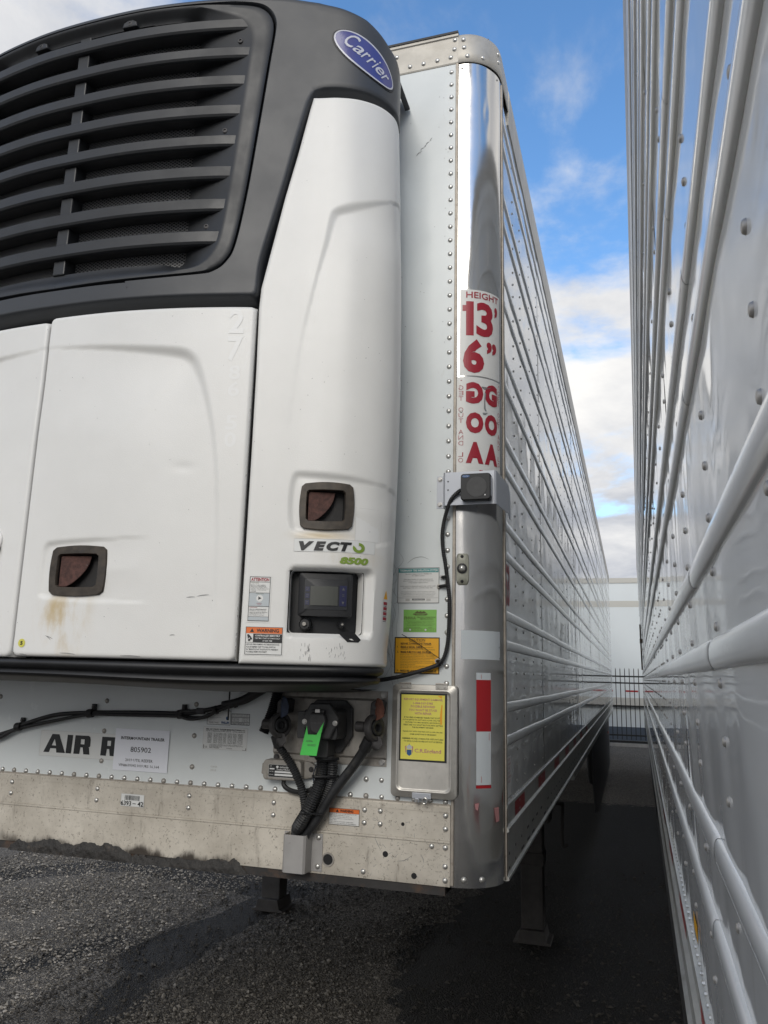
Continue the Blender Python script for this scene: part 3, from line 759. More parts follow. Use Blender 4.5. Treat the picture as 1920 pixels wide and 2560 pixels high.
for x, s_ in ((-.33, -1), (-2.2, 1)):
    m = MB(); m.tube([(x, 3.44, .70), (x+s_*.55, 4.0, 1.14)], .025, 8, False); m.build('diagonal_brace', 'leg_steel', A)
    m = MB(); m.tube([(x, 3.42, .62), (x, 4.35, 1.12)], .022, 8, False); m.build('diagonal_brace', 'leg_steel', A)
m = MB(); m.box((-.225, 3.30, .78), (-.17, 3.47, .98)); m.build('gear_box', 'leg_steel', A, bevel=.01)
m = MB(); m.tube([(-.17, 3.385, .90), (-.10, 3.385, .90), (-.09, 3.385, .88), (-.09, 3.30, .66), (-.05, 3.30, .65)], .012, 8); m.build('crank_handle', 'leg_steel', A)
m = MB(); m.prism([(6.2, 1.085), (13.15, 1.085), (13.3, .24), (7.6, .22), (6.9, .32)], lambda y, z: (-.035, y, z), lambda y, z: (-.02, y, z)); m.build('side_skirt', 'skirt_grey', A)
m = MB(); m.box((-.022, 12.2, .83), (-.005, 12.28, .87)); m.build('marker_light', 'light_red', A, bevel=.004)
def wheel(parent, x, y, z=0.0):
    m = MB(); R = .51; rows = []
    for xx, rr in ((0, .30), (.0, .44), (.02, .49), (.06, R), (.20, R), (.24, .49), (.26, .44), (.26, .30)):
        rows.append([(x-.26+xx, y+rr*cos(2*pi*k/28), z+R+rr*sin(2*pi*k/28)) for k in range(28)])
    m.rings(rows); w = m.build('wheel', 'tyre', parent, smooth=True)
    m = MB(); rows = [[(x-.26+xx, y+rr*cos(2*pi*k/20), z+R+rr*sin(2*pi*k/20)) for k in range(20)] for xx, rr in ((.25, .30), (.21, .27), (.14, .25), (.14, .12), (.20, .11), (.20, .02))]
    m.rings(rows); m.build('rim', 'rim', w, smooth=True)
wheel(A, -.06, 11.4, .06); wheel(A, -.06, 12.65, .08)
m = MB(); m.box((-.62, 13.45, .3), (-.03, 13.47, 1.1)); m.build('mudflap', 'black_rubber', A)

# reflective tape and print along the right side
for i, (y0, y1) in enumerate(((.337, .595), (1.056, 1.33), (1.80, 2.08), (2.52, 2.80), (3.24, 3.52), (4.0, 4.28), (4.8, 5.08))):
    lay = [('r', 'tape_white', .42, .72, .50, .86), ('r', 'tape_white', .42, .12, .50, .3)] if i < 2 else []
    sticker(A, 'red reflective tape strip on the side rail' if i == 0 else None, sideA, (y0, 1.2955, y1, 1.3425), 'tape_red', lay, name='reflective_tape', h0=.0042)
lt = MB(); put_text(lt, sideA, .0022, '53', .170, 1.99, .262, 2.133, bold=.03); lt.build('length_lettering', 'ink_red', A)
sticker(A, 'faded white side sticker with rows of pale red print', sideA, (.17, 1.375, .265, 1.50), 'label_white', lines('fade_red', [('SAFETY', .8, 'l'), ('WARNING', .9, 'l'), ('DO NOT', .7, 'l'), ('RIDE', .5, 'l'), ('BETWEEN', .9, 'l'), ('TRAILER', .8, 'l')], .1, .9, .95, .30), h0=.0024)

# ------------------------------------------------------------------ markings on the corner post
NP = 26
h1 = [('t', 'ink_red', 'HEIGHT', .13, .900, .93, .975, dict(bold=.012)),
      ('r', 'ink_red', .13, .46, .29, .86), ('r', 'ink_red', .055, .745, .13, .815), ('t', 'ink_red', '3', .345, .46, .755, .86, dict(bold=.035)), ('t', 'ink_red', "\u2019", .80, .72, .90, .85, dict(bold=.05)),
      ('t', 'ink_red', '6', .07, .03, .52, .42, dict(bold=.05)), ('t', 'ink_red', '\u201d', .58, .27, .86, .41, dict(bold=.04))]
sticker(A, 'white height sticker with red figures wrapped round the post', post, (4.5, 2.751, 74, 3.067), 'label_white', h1, NP, h0=.0014)
vert = []
for k, ch in enumerate('.GET OUT AND LO'):
    zt = .965-.0585*k
    if ch == ' ': continue
    hh = .008 if ch == '.' else .045
    vert.append(('tm', 'ink_red', ch, .035 if ch != '.' else .07, zt-hh, .125 if ch != '.' else .10, zt))
    vert.append(('t', 'ink_red', ch, .905 if ch != '.' else .93, zt-hh, .975 if ch != '.' else .96, zt))
vert = [(v[0], v[1], v[2], v[3], v[4], v[5], v[6], dict(bold=-.012)) for v in vert]
big = []
for ch, z0, z1 in (('G', .715, .945), ('O', .405, .625), ('A', .095, .315), ('L', -.01, .04)):
    if ch == 'L': continue
    big += [('tm', 'ink_red', ch, .175, z0, .525, z1, dict(bold=.068)), ('t', 'ink_red', ch, .555, z0, .885, z1, dict(bold=.068))]
big += [('r', 'ink_red', .44, .0, .515, .03), ('r', 'ink_red', .565, .0, .64, .03)]
sticker(A, 'white mirrored warning sticker with large red letters on the post', post, (1.0, 2.412, 74, 2.746), 'label_white', vert+big, NP, h0=.0013)
def torn(h=.0030):
    t = MB(); 
    for poly in ([(36, 2.715), (52, 2.716), (45, 2.708), (40, 2.706)], [(41.5, 2.70), (43.5, 2.69), (42, 2.66), (43, 2.64), (44.5, 2.632), (42.5, 2.628), (40, 2.64), (40.5, 2.67)], [(38, 2.622), (47, 2.626), (43, 2.617), (39, 2.616)]):
        t.add([post(a, b, h) for a, b in poly], [tuple(range(len(poly)))])
    return t
torn().build('torn_patch', 'polished_steel', A)
sticker(A, 'blank pale patch stuck across the lower post', post, (8.5, 1.806, 71, 1.896), 'tape_white', [('r', 'ink_black', .955, .42, .975, .47), ('r', 'ink_black', .965, .03, .985, .08)], NP, h0=.0014)
sticker(A, 'red and white reflective strip down the post', post, (29, 1.429, 51, 1.765), 'tape_white', [('r', 'tape_red', 0, .470, 1, .935), ('r', 'fade_red', .30, .945, .34, .985), ('r', 'fade_red', .84, .39, .88, .455), ('r', 'fade_red', .30, .02, .34, .075), ('r', 'tape_red', 0, -.03, 1, -.003)], 12, h0=.0014)
t = MB()
t.add([post(a, b, .0016) for a, b in ((56, 1.36), (66, 1.361), (67, 1.32), (60, 1.317), (58, 1.34))], [(0, 1, 2, 3, 4)])
t.build('tape_remnant', 'fade_red', A); t = MB()
t.add([post(a, b, .0016) for a, b in ((27, 1.375), (33, 1.377), (31, 1.355), (28, 1.36))], [(0, 1, 2, 3)])
t.build('tape_remnant', 'fade_red', A)
# small oval lamp on the post
def post_lamp():
    pts = rrect(2.0, 2.039, 18.6, 2.140, 2.2/100, 5)
    mm = MB(); rows = []
    ro = [(2.0+8.3+(a-.5)*16.6, 2.0895+(b-.5)*.101) for a, b in rrect(0, 0, 1, 1, .2, 5)]
    cx, cz = 10.3, 2.0895
    for e, h in ((1.0, 0.0), (1.0, .008), (.88, .013), (.5, .0135), (.06, .0135)):
        rows.append([post(cx+(a-cx)*e, cz+(b-cz)*(e if e > .6 else e), h) for a, b in ro])
    mm.rings(rows, True, False, True); lp = mm.build('lamp_housing', 'lamp_grey', A, smooth=True, angle=40); lp['label'] = 'grey oblong lamp base with round lens on the post'
    n = Vector((sin(radians(10)), -cos(radians(10)), 0))
    c0 = Vector(post(9.6, 2.091, .0125))
    def disc(c, r0, prof, name, mat, par):
        q = MB(); u = Vector((cos(radians(10)), sin(radians(10)), 0)); w = Vector((0, 0, 1))
        q.rings([[c+n*h+u*r*cos(2*pi*k/20)+w*r*sin(2*pi*k/20) for k in range(20)] for r, h in prof], True, False, True); q.build(name, mat, par, smooth=True, angle=60)
    disc(c0, 0, ((.0165, 0), (.0165, .004), (.012, .005), (.0115, .003)), 'gasket', 'black_rubber', lp)
    disc(c0, 0, ((.0115, .002), (.010, .007), (.006, .0105), (.001, .0115)), 'lens', 'lamp_lens', lp)
    for dz in (.039, -.041):
        disc(Vector(post(9.6, 2.0905+dz, .0132)), 0, ((.0052, 0), (.0045, .0008), (.001, .0008)), 'screw_hole', 'dark_body', lp)
post_lamp()

# ------------------------------------------------------------------ stickers on the front skin
sticker(A, 'white tyre inflation notice with teal heading beside the cable', front, (-.326, 1.981, -.1865, 2.0965), 'label_white',
        [('o', 'ink_grey', 0, 0, 1, 1, .0016), ('r', 'ink_teal', .02, .865, .98, .975), ('t', 'ink_white', 'TIREMAAX® TIRE INFLATION SYSTEM', .05, .89, .96, .955, dict(bold=.02)), ('r', 'ink_grey', .02, .145, .98, .150)]
        + lines('ink_black', [('This unit is equipped with the TIREMAAX®', .68, 'c'), ('tire inflation system.', .34, 'c'), ('', 0, 'c'), ('If the lamp remains on continuously for more', .74, 'c'), ('than 10 minutes, one or more tires may be low', .78, 'c'), ('or the system requires service.', .50, 'c'), ('', 0, 'c'), ('In the event of a substantial system leak, set the trailer', .90, 'c'), ('park brakes, then close controller supply valve.', .76, 'c'), ('', 0, 'c')], .03, .97, .835, .345, .66, bold=.005)
        + lines('ink_grey', [('For complete service details, refer to Hendrickson publication', .84, 'c'), ('Technical Installation, Service and Troubleshooting Procedures,', .90, 'c'), ('or call the Hendrickson Technical Services Department in the', .86, 'c'), ('United States and Canada at 866-RIDEAIR (743-3247).', .80, 'c')], .03, .97, .335, .165, .62)
        + [('r', 'ink_black', .36, .08, .66, .125), ('t', 'ink_white', 'HENDRICKSON', .38, .088, .64, .118, dict(bold=.02)), ('r', 'ghost_line', .2, .06, .3, .125), ('r', 'ghost_line', .70, .06, .80, .125)], h0=.0032)
sticker(A, 'green inspection sticker above the orange caution sign', front, (-.304, 1.888, -.194, 1.960), 'fhwa_green',
        [('p', 'ink_olive', [(.28, .80), (.34, .86), (.38, .90), (.42, .95), (.46, .90), (.52, .94), (.56, .90), (.62, .94), (.68, .87), (.74, .80), (.68, .745), (.36, .745)]),
         ('t', 'fhwa_green', 'Intermountain', .32, .80, .70, .845, dict(bold=.02)), ('t', 'fhwa_green', 'TRAILER', .39, .755, .64, .785, dict(bold=.02)),
         ('t', 'ink_olive', 'FHWA', .03, .555, .38, .695), ('t', 'ink_olive', 'PERIODIC INSPECTION', .41, .635, .97, .690, dict(bold=.015)), ('t', 'ink_olive', 'CERTIFICATION', .50, .555, .89, .615, dict(bold=.015))]
        + lines('ink_olive', [('THIS VEHICLE HAS PASSED AN ANNUAL INSPECTION', .9, 'c'), ('IN ACCORDANCE WITH 49 CFR 396.17-396.21', .78, 'c'), ('A COPY OF THIS INSPECTION IS KEPT ON FILE AT THE', .94, 'c'), ('MOTOR CARRIERS OFFICE OR HOME TERMINAL.', .84, 'c')], .03, .97, .51, .25, .6)
        + [('t', 'ink_olive', 'MONTH COMPLETED', .09, .19, .52, .23), ('t', 'ink_olive', 'YEAR', .75, .19, .87, .23), ('o', 'ink_olive', .03, .05, .60, .16, .0006), ('o', 'ink_olive', .63, .05, .97, .16, .0006)]
        + [('r', 'ink_olive', .06+.045*i, .06, .066+.045*i, .15) for i in range(12)] + [('r', 'ink_olive', .68+.045*i, .06, .686+.045*i, .15) for i in range(6)]
        + [('p', 'label_white', [(cx+.028*cos(a), .105+.043*sin(a)) for a in np.linspace(0, 2*pi, 12)[:-1]]) for cx in (.21, .675)], h0=.0032)
sticker(A, 'orange caution sign about towing with black border', front, (-.332, 1.7565, -.183, 1.872), 'caution_yellow',
        [('o', 'ink_black', 0, 0, 1, 1, .0032), ('t', 'ink_black', 'CAUTION', .33, .89, .68, .955, dict(bold=.005)), ('r', 'ink_black', .33, .870, .68, .876),
         ('t', 'ink_black', 'BEFORE TOWING THIS TRAILER', .14, .80, .82, .85, dict(bold=.02)), ('r', 'ink_black', .14, .782, .82, .788),
         ('t', 'ink_black', '1.', .06, .71, .10, .755), ('t', 'ink_black', 'MAKE A VISUAL CHECK', .14, .70, .63, .755, dict(bold=.03)), ('r', 'ink_black', .14, .688, .63, .693),
         ('t', 'ink_olive', 'MAKING SURE THAT', .66, .71, .86, .735), ('t', 'ink_olive', 'FIFTH WHEEL LOCKING LEVER IS IN THE LOCKED POSITION.', .14, .645, .90, .675),
         ('t', 'ink_black', '2.', .06, .57, .10, .615), ('t', 'ink_black', 'MAKE SURE YOU ARE COUPLED', .14, .565, .82, .620, dict(bold=.03)), ('r', 'ink_black', .14, .553, .82, .558),
         ('t', 'ink_black', '3.', .06, .06, .10, .105), ('t', 'ink_black', 'MAKE SURE LANDING GEAR IS CRANKED UP', .14, .055, .93, .110, dict(bold=.03)), ('r', 'ink_black', .14, .044, .93, .049)]
        + lines('ink_olive', [('BY FIRST LOCKING THE TRAILER BRAKES AND THEN BY PULLING', .95, 'l'), ('FORWARD ON THE KING PIN HARD ENOUGH TO OVERCOME THE', .93, 'l'), ('FRICTION BETWEEN THE FIFTH WHEEL AND THE KING PIN PLATE.', .96, 'l'), ('IF TOWING THIS TRAILER WITH A DOLLY, PERFORM THE', .82, 'l'), ('COUPLING TEST WITH THE WHEELS LOCKED ON THE REAR AXLE', .93, 'l'), ('OF THIS TRAILER AND BRAKES RELEASED ON THE DOLLY, LEAD', .95, 'l'), ('TRAILER AND THE TRACTOR.', .42, 'l'), ('PERFORM THESE TESTS ON DRY, FIRM, LEVEL SURFACE', .84, 'l'), ('MAY BE GRAVEL, MUD OR SLIPPERY PAVEMENT', .72, 'l')], .135, .93, .53, .13, .6), h0=.0032)
GLY = {'A': [[(.252, .74), (.748, .74), (.66, 1), (.34, 1)], [(.129, .38), (.36, .38), (.47, .74), (.252, .74)], [(.56, .38), (.871, .38), (.748, .74), (.47, .74)], [(.075, .22), (.925, .22), (.871, .38), (.129, .38)], [(0, 0), (.26, 0), (.31, .22), (.075, .22)], [(.60, 0), (1, 0), (.925, .22), (.57, .22)]],
       'I': [[(0, 0), (.92, 0), (1, 1), (.08, 1)]],
       'R': [[(0, 0), (.37, 0), (.40, .36), (.40, 1), (.03, 1)], [(.40, .80), (1, .80), (.96, .94), (.86, 1), (.40, 1)], [(.63, .53), (1, .53), (1, .80), (.63, .80)], [(.40, .36), (.90, .36), (1, .44), (1, .53), (.40, .53)], [(.62, 0), (1.0, 0), (.94, .36), (.55, .36)]]}
def block(ch, a, b, z0=.15, z1=.875): return [('p', 'ink_black', [(a+(b-a)*x, z0+(z1-z0)*z) for x, z in P]) for P in GLY[ch]]
sticker(A, 'clear sign with heavy black air ride letters left of the paper', front, (-1.669, 1.434, -1.345, 1.522), 'label_clear',
        [('o', 'ghost_line', 0, 0, 1, 1, .0008)] + block('A', .055, .345) + block('I', .352, .43) + block('R', .455, .665) + block('R', .805, 1.0), h0=.0010)
sticker(A, 'small wiring label under the cable loom', front, (-.994, 1.571, -.905, 1.618), 'label_clear', [('o', 'ink_black', 0, 0, 1, 1, .0012), ('t', 'ink_blue', 'PHILLIPS', .62, .08, .95, .25, dict(bold=.03)), ('p', 'ink_blue', [(.86+.06*cos(a), .48+.13*sin(a)) for a in np.linspace(0, 2*pi, 13)[:-1]]), ('t', 'ink_grey', 'SWIVEL 7-WAY', .08, .1, .5, .2), ('r', 'ink_grey', .1, .5, .6, .51), ('p', 'ink_grey', [(.1, .45), (.55, .85), (.57, .85), (.12, .45)])], h0=.0010)
sticker(A, 'small patent number table next to the maker plate', front, (-.902, 1.573, -.834, 1.610), 'label_clear', [('o', 'ink_black', 0, 0, 1, 1, .0016), ('r', 'ink_black', 0, .66, 1, .70), ('r', 'ink_black', 0, .22, 1, .26), ('t', 'ink_black', 'MFD. UNDER ONE OR MORE', .07, .86, .93, .93), ('t', 'ink_black', 'OF THE FOLLOWING PATENTS', .07, .74, .93, .81), ('t', 'ink_black', '4,904,017', .06, .54, .42, .62), ('t', 'ink_black', '5,439,266', .58, .54, .94, .62), ('t', 'ink_black', '4,951,992', .06, .42, .42, .50), ('t', 'ink_black', '5,584,527', .58, .42, .94, .50), ('t', 'ink_black', '5,054,843', .06, .3, .42, .38), ('t', 'ink_black', '6,290,285', .58, .3, .94, .38), ('t', 'ink_black', 'UTILITY TRAILER MFG. CO.', .06, .07, .94, .17, dict(bold=.02))], h0=.0010)
vr = [('t', 'ink_black', 'MFD. BY UTILITY TRAILER MANUFACTURING CO.', .06, .86, .95, .925, dict(bold=.02)), ('t', 'ink_black', 'DATE OF MANUFACTURE: 03/2018   GVWR: 68,000 LB.', .06, .79, .95, .835, dict(bold=.01))]
for r_ in range(9):
    for c_, (a, b) in enumerate(((.1, .2), (.24, .33), (.35, .44), (.46, .53), (.56, .66), (.68, .76), (.79, .9))):
        vr.append(('t', 'ink_black', random.choice(['275/80R22.5', '295/75R22.5', '8.25 X 22.5', '100 PSI', '17000 LB', '7711 KG']), a, .70-.053*r_, b, .735-.053*r_))
vr += [('t', 'ink_black', 'THIS VEHICLE CONFORMS TO ALL APPLICABLE U.S. FEDERAL MOTOR', .18, .205, .88, .235), ('t', 'ink_black', 'VEHICLE SAFETY STANDARDS IN EFFECT ON THE DATE OF MANUFACTURE', .15, .16, .92, .19), ('t', 'ink_black', 'VIN', .05, .10, .1, .135), ('t', 'ink_black', '1UYVS2533K6393', .16, .10, .44, .14), ('t', 'ink_black', 'TYPE', .05, .05, .11, .085), ('t', 'ink_black', 'SEMI TRAILER', .16, .05, .38, .09), ('t', 'ink_black', 'VS2RA', .55, .05, .68, .085), ('o', 'ghost_line', 0, 0, 1, 1, .0006), ('r', 'ink_black', .02, .02, .03, .2), ('r', 'ink_black', .90, .02, .985, .032), ('r', 'ink_black', .975, .032, .985, .12)]
sticker(A, 'maker plate with dense rows of black figures', front, (-1.005, 1.4905, -.839, 1.5635), 'label_clear', vr, h0=.0010)
bars = []; xx = .17
while xx < .80:
    w = random.choice([.008, .012, .02]); bars.append(('r', 'ink_black', xx, .50, xx+w, .88)); xx += w+random.choice([.009, .014, .02])
sticker(A, 'white barcode sticker with stock digits on the sill', front, (-1.305, 1.2865, -1.2125, 1.3275), 'label_clear', bars+[('t', 'ink_black', '6393', .02, .06, .46, .44, dict(bold=.015)), ('r', 'ink_black', .52, .22, .66, .27), ('t', 'ink_black', '42', .74, .06, .98, .44, dict(bold=.015)), ('o', 'ghost_line', 0, 0, 1, 1, .0012)], h0=.0054)
sticker(A, 'small red topped warning sticker beside the hose guide', front, (-.5355, 1.285, -.434, 1.335), 'label_white', [('o', 'ink_black', 0, 0, 1, 1, .0012), ('r', 'ink_orange', .012, .73, .988, .975), ('t', 'ink_black', 'WARNING', .36, .775, .80, .935, dict(bold=.04)), ('p', 'ink_black', [(.22, .77), (.32, .77), (.27, .94)]), ('r', 'ink_black', .012, .715, .988, .73)]
        + lines('ink_black', [('Lamps on this trailer use Light Emitting Diodes', .93, 'l'), ('(LED) and are internally grounded.', .68, 'l'), ('When replacing lamps, make sure to only', .78, 'l'), ('use original components or their equivalents.', .84, 'l'), ('lamps fails.', .25, 'l'), ('SERIOUS INJURY OR PROPERTY DAMAGE MAY', .84, 'l'), ('RESULT IF YOU DO NOT FOLLOW THIS WARNING', .92, 'l')], .03, .97, .69, .03, .6, bold=.005), h0=.0054)
sticker(A, 'narrow pale label half hidden under the unit', front, (-.618, 1.7025, -.490, 1.745), 'label_clear', lines('ink_black', [('THIS TRAILER IS EQUIPPED WITH', .9, 'c'), ('ANTILOCK BRAKES AND', .7, 'c'), ('REQUIRES CONTINUOUS ELECTRICAL', .95, 'c'), ('POWER TO THE AUXILIARY BLUE CIRCUIT', .98, 'c')], .03, .97, .93, .05, .6), h0=.0010)
m = MB(); put_text(m, front, .0012, 'GRB', -.969, 1.432, -.945, 1.437); put_text(m, front, .0012, '2018', -.969, 1.420, -.948, 1.426); m.build('faint_lettering', 'ghost_line', A)

# ------------------------------------------------------------------ refrigeration unit
CPp = [(-1.3,-.572),(-1.1,-.566),(-.9,-.541),(-.716,-.502),(-.6,-.466),(-.51,-.437),(-.44,-.42),(-.379,-.394),(-.33,-.355),(-.3,-.31),(-.288,-.26),(-.300,-.19),(-.326,-.1),(-.354,-.01)]
def catm(P, n=16):
    P = [np.array(p) for p in P]; ext = [np.array([-2.6-P[1][0], P[1][1]])]+P+[2*P[-1]-P[-2]]; out = []
    for i in range(1, len(ext)-2):
        a, b, c, d = ext[i-1:i+3]
        for k in range(n):
            t = k/n; out.append(.5*((2*b)+(c-a)*t+(2*a-5*b+4*c-d)*t*t+(3*b-a-3*c+d)*t**3))
    out.append(P[-1]); return np.array(out)
PRF = catm(CPp)
FULL = np.vstack([np.column_stack([-2.6-PRF[:0:-1, 0], PRF[:0:-1, 1]]), PRF])
SEG = np.linalg.norm(np.diff(FULL, axis=0), axis=1); UU = np.concatenate([[0], np.cumsum(SEG)]); UU -= UU[len(PRF)-1]
TAN = np.gradient(FULL, UU, axis=0); TAN /= np.linalg.norm(TAN, axis=1)[:, None]
UC = -.033
def smooth(x, a, b):
    t = np.clip((np.asarray(x, float)-a)/(b-a), 0, 1); return t*t*(3-2*t)
def unitA(u, z, h):
    """vectorised map from (arc length, height, offset) to world on the unit's bowed front"""
    u = np.asarray(u, float); z = np.asarray(z, float); h = np.asarray(h, float)
    x = np.interp(u, UU, FULL[:, 0]); y = np.interp(u, UU, FULL[:, 1]); tx = np.interp(u, UU, TAN[:, 0]); ty = np.interp(u, UU, TAN[:, 1])
    hb = h + .022*smooth(np.abs(u), .85, 1.12)*np.sin(np.clip((z-1.75)/1.8, 0, 1)*pi)
    return np.stack([x+ty*hb, y-tx*hb, z+0*x], -1)
unit = lambda u, z, h: tuple(unitA(u, z, h).tolist())
unit.curved = True
def mir(P): return [(2*UC-u, z) for u, z in P]

R = thing('refrigeration_unit', 'white and charcoal transport refrigeration unit mounted on the trailer front', 'cooling unit', (-1.3, -.3, 1.70))
def polyfield(X, Zg, pts):
    """distance to polyline, side (+ left of travel), and position along it"""
    best = np.full(X.shape, 1e9); side = np.zeros(X.shape); par = np.zeros(X.shape)
    n = len(pts)
    for i in range(n-1):
        ax, az = pts[i]; bx, bz = pts[i+1]; dx, dz = bx-ax, bz-az
        t = np.clip(((X-ax)*dx+(Zg-az)*dz)/(dx*dx+dz*dz), 0, 1)
        d = np.hypot(X-ax-t*dx, Zg-az-t*dz); s = np.sign(dx*(Zg-az)-dz*(X-ax)); k = d < best
        best = np.where(k, d, best); side = np.where(k, s, side); par = np.where(k, (i+t)/(n-1), par)
    return best, side, par
def crease(X, Zg, pts, widths, depth, fade, inside=-1):
    P = spline([Vector(p) for p in pts], 6); P = [(p.x, p.y) for p in P]
    d, s, t = polyfield(X, Zg, P)
    w = np.interp(t, np.linspace(0, 1, len(widths)), widths)
    din = np.where(s == inside, d, 0)
    acc = np.zeros_like(X); wsum = np.zeros_like(X)
    for k in range(0, len(P), 2):
        g = 1/(np.hypot(X-P[k][0], Zg-P[k][1])+.012)**4; acc += g*np.interp(k/(len(P)-1), np.linspace(0, 1, len(widths)), widths); wsum += g
    wm = acc/wsum
    return -depth*(wm/max(widths))*smooth(din/np.maximum(wm, 1e-4), 0, 1)*(1-smooth(din, max(widths)*1.1, fade))
def sdbox(X, Zg, x0, z0, x1, z1, r):
    qx = np.abs(X-(x0+x1)/2)-(x1-x0)/2+r; qz = np.abs(Zg-(z0+z1)/2)-(z1-z0)/2+r
    return -(np.hypot(np.maximum(qx, 0), np.maximum(qz, 0))+np.minimum(np.maximum(qx, qz), 0)-r)
def edged(a, b, st, r):
    e = [0, .12*r, .3*r, .55*r, .8*r, 1.1*r]
    return np.unique(np.round(np.concatenate([a+np.array(e), b-np.array(e), np.arange(a+1.4*r, b-1.3*r, st)]), 5))
def shell(us, zs, hf, left=None, holes=(), flip=False, name='panel', mat='unit_white', parent=None, r=.012, back=.045, rc=.02, mirror=False):
    """moulded cover: height field over (u,z) with rolled edges"""
    X, Zg = np.meshgrid(us, zs)
    T = (X-us[0])/(us[-1]-us[0])
    if left is not None:                       # slanted left edge
        L = left(Zg); X = L+(us[-1]-L)*T
    u0 = left(Zg) if left is not None else us[0]
    d = sdbox(X-u0, Zg, 0, zs[0], us[-1]-u0 if left is None else 1e9, zs[-1], rc) if left is None else np.minimum(np.minimum(X-u0, us[-1]-X), np.minimum(Zg-zs[0], zs[-1]-Zg))
    dd = np.clip(d, 0, r)
    h = hf(X, Zg) - (r-np.sqrt(np.maximum(r*r-(r-dd)**2, 0))) + np.clip(d, -.02, 0)*1.5
    MX = (lambda a: 2*UC-a) if mirror else (lambda a: a)
    V = unitA(MX(X), Zg, h); nz, nx = X.shape
    idx = np.arange(nx*nz).reshape(nz, nx)
    uc = (X[:-1, :-1]+X[1:, 1:])/2; zc = (Zg[:-1, :-1]+Zg[1:, 1:])/2
    keep = np.ones(uc.shape, bool)
    for (a, b, c, e) in holes: keep &= ~((uc > a-.008) & (uc < c+.008) & (zc > b-.008) & (zc < e+.008))
    F = np.column_stack([idx[:-1, :-1][keep], idx[:-1, 1:][keep], idx[1:, 1:][keep], idx[1:, :-1][keep]])
    m = MB(); m.v = V.reshape(-1, 3).tolist(); m.f = [tuple(f) for f in F.tolist()]; m.m = [0]*len(F)
    loop = list(idx[0, :])+list(idx[1:, -1])+list(idx[-1, -2::-1])+list(idx[-2:0, 0])
    B = unitA(MX(X.ravel()[loop]), Zg.ravel()[loop], h.ravel()[loop]-back); b0 = len(m.v); m.v += B.tolist(); n = len(loop)
    for i in range(n):
        j = (i+1) % n; m.f.append((int(loop[j]), int(loop[i]), b0+i, b0+j)); m.m.append(0)
    if mirror: m.f = [tuple(reversed(f)) for f in m.f]
    return m.build(name, mat, parent, smooth=True, angle=50)

# ---- two lower doors
RC = dict(handle=(.103, 1.978, .235, 2.074))
def door_h(X, Zg, mirror=False):
    U_ = 2*UC-X if mirror else X
    h = crease(U_, Zg, [(.0, 2.735), (.18, 2.727), (.326, 2.717), (.43, 2.708), (.472, 2.69), (.498, 2.655), (.523, 2.574), (.552, 2.455), (.572, 2.323), (.586, 2.15), (.59, 2.0)], [.004, .017, .026, .034, .036, .030, .014, .008, .006, .005, .003], .016, .30)
    h += crease(U_, Zg, [(.29, 2.1205), (.19, 2.121), (.072, 2.115), (.049, 2.105), (.041, 2.069), (.043, 1.97), (.048, 1.949), (.095, 1.941), (.211, 1.935), (.308, 1.936)][::-1], [.004, .011, .012, .010, .012, .016, .016, .014, .012, .004], .008, .11)
    h += .0022*np.sin((X+.3)*3)*np.sin((Zg-1.8)*3) + -.0015*np.exp(-((U_-.47)/.03)**2-((Zg-2.33)/.014)**2)
    return h
def handle(parent, u0, z0, u1, z1, frame, flipx=False, tone='handle_bronze'):
    """recessed latch: bronze frame, dark pocket, rusty quarter-round paddle"""
    fx0, fz0, fx1, fz1 = frame
    FX = (lambda u: 2*UC-u) if flipx else (lambda u: u)
    cx, cz = (fx0+fx1)/2, (fz0+fz1)/2
    def loop(a0, b0, a1, b1, bow, n=9):
        P = []
        cs = [(a0, b0), (a1, b0), (a1, b1), (a0, b1)]
        for i in range(4):
            p, q = cs[i], cs[(i+1) % 4]
            for k in range(n):
                t = .06+.88*k/(n-1); uu = p[0]+(q[0]-p[0])*t; zz = p[1]+(q[1]-p[1])*t; s = bow*sin(pi*t)
                if i == 0: zz -= s
                elif i == 1: uu += s
                elif i == 2: zz += s
                else: uu -= s
                P.append((uu, zz))
        return P
    lo = loop(fx0, fz0, fx1, fz1, .006); li = loop(u0, z0, u1, z1, .0015)
    def row(L, e, h): return [unit(FX(cx+(a-cx)*e), cz+(b-cz)*e, h) for a, b in L]
    m = MB(); rows = [row(lo, 1.0, -.010), row(lo, 1.0, .001), row(lo, .975, .0045), row(li, 1.03, .0045), row(li, 1.0, .0015), row(li, .99, -.004)]
    m.rings(rows, True)
    if flipx: m.f = [tuple(reversed(f)) for f in m.f]
    fr = m.build('handle_frame', tone, parent, smooth=True, angle=40)
    m = MB(); m.rings([row(li, 1.0, -.001), row(li, 1.0, -.034), row(li, .5, -.034)], True, False, True)
    if flipx: m.f = [tuple(reversed(f)) for f in m.f]
    m.build('handle_pocket', 'pocket_dark', parent)
    pw, ph = (u1-u0)*.76, (z1-z0)
    arc = [(u0+.002+(u1-u0)*a, z0+.001+(ph-.003)*b) for a, b in ((0, 1), (0, 0), (.18, 0), (.28, .07), (.38, .17), (.48, .30), (.57, .44), (.64, .58), (.70, .76), (.74, 1))]
    m = MB(); hh = lambda u: -.006-.010*(u-u0)/pw
    m.prism(arc, lambda a, b: unit(FX(a), b, hh(a)-.004), lambda a, b: unit(FX(a), b, hh(a)))
    if flipx: m.f = [tuple(reversed(f)) for f in m.f]
    m.build('handle_paddle', 'paddle_rust', parent, bevel=.0015)
D1 = shell(edged(-.0285, .6595, .006, .012), edged(1.778, 2.8375, .006, .012), lambda X, Z_: door_h(X, Z_), holes=[RC['handle']], name='door', parent=R)
D1['label'] = 'right hand lower access door with rust run under its handle'
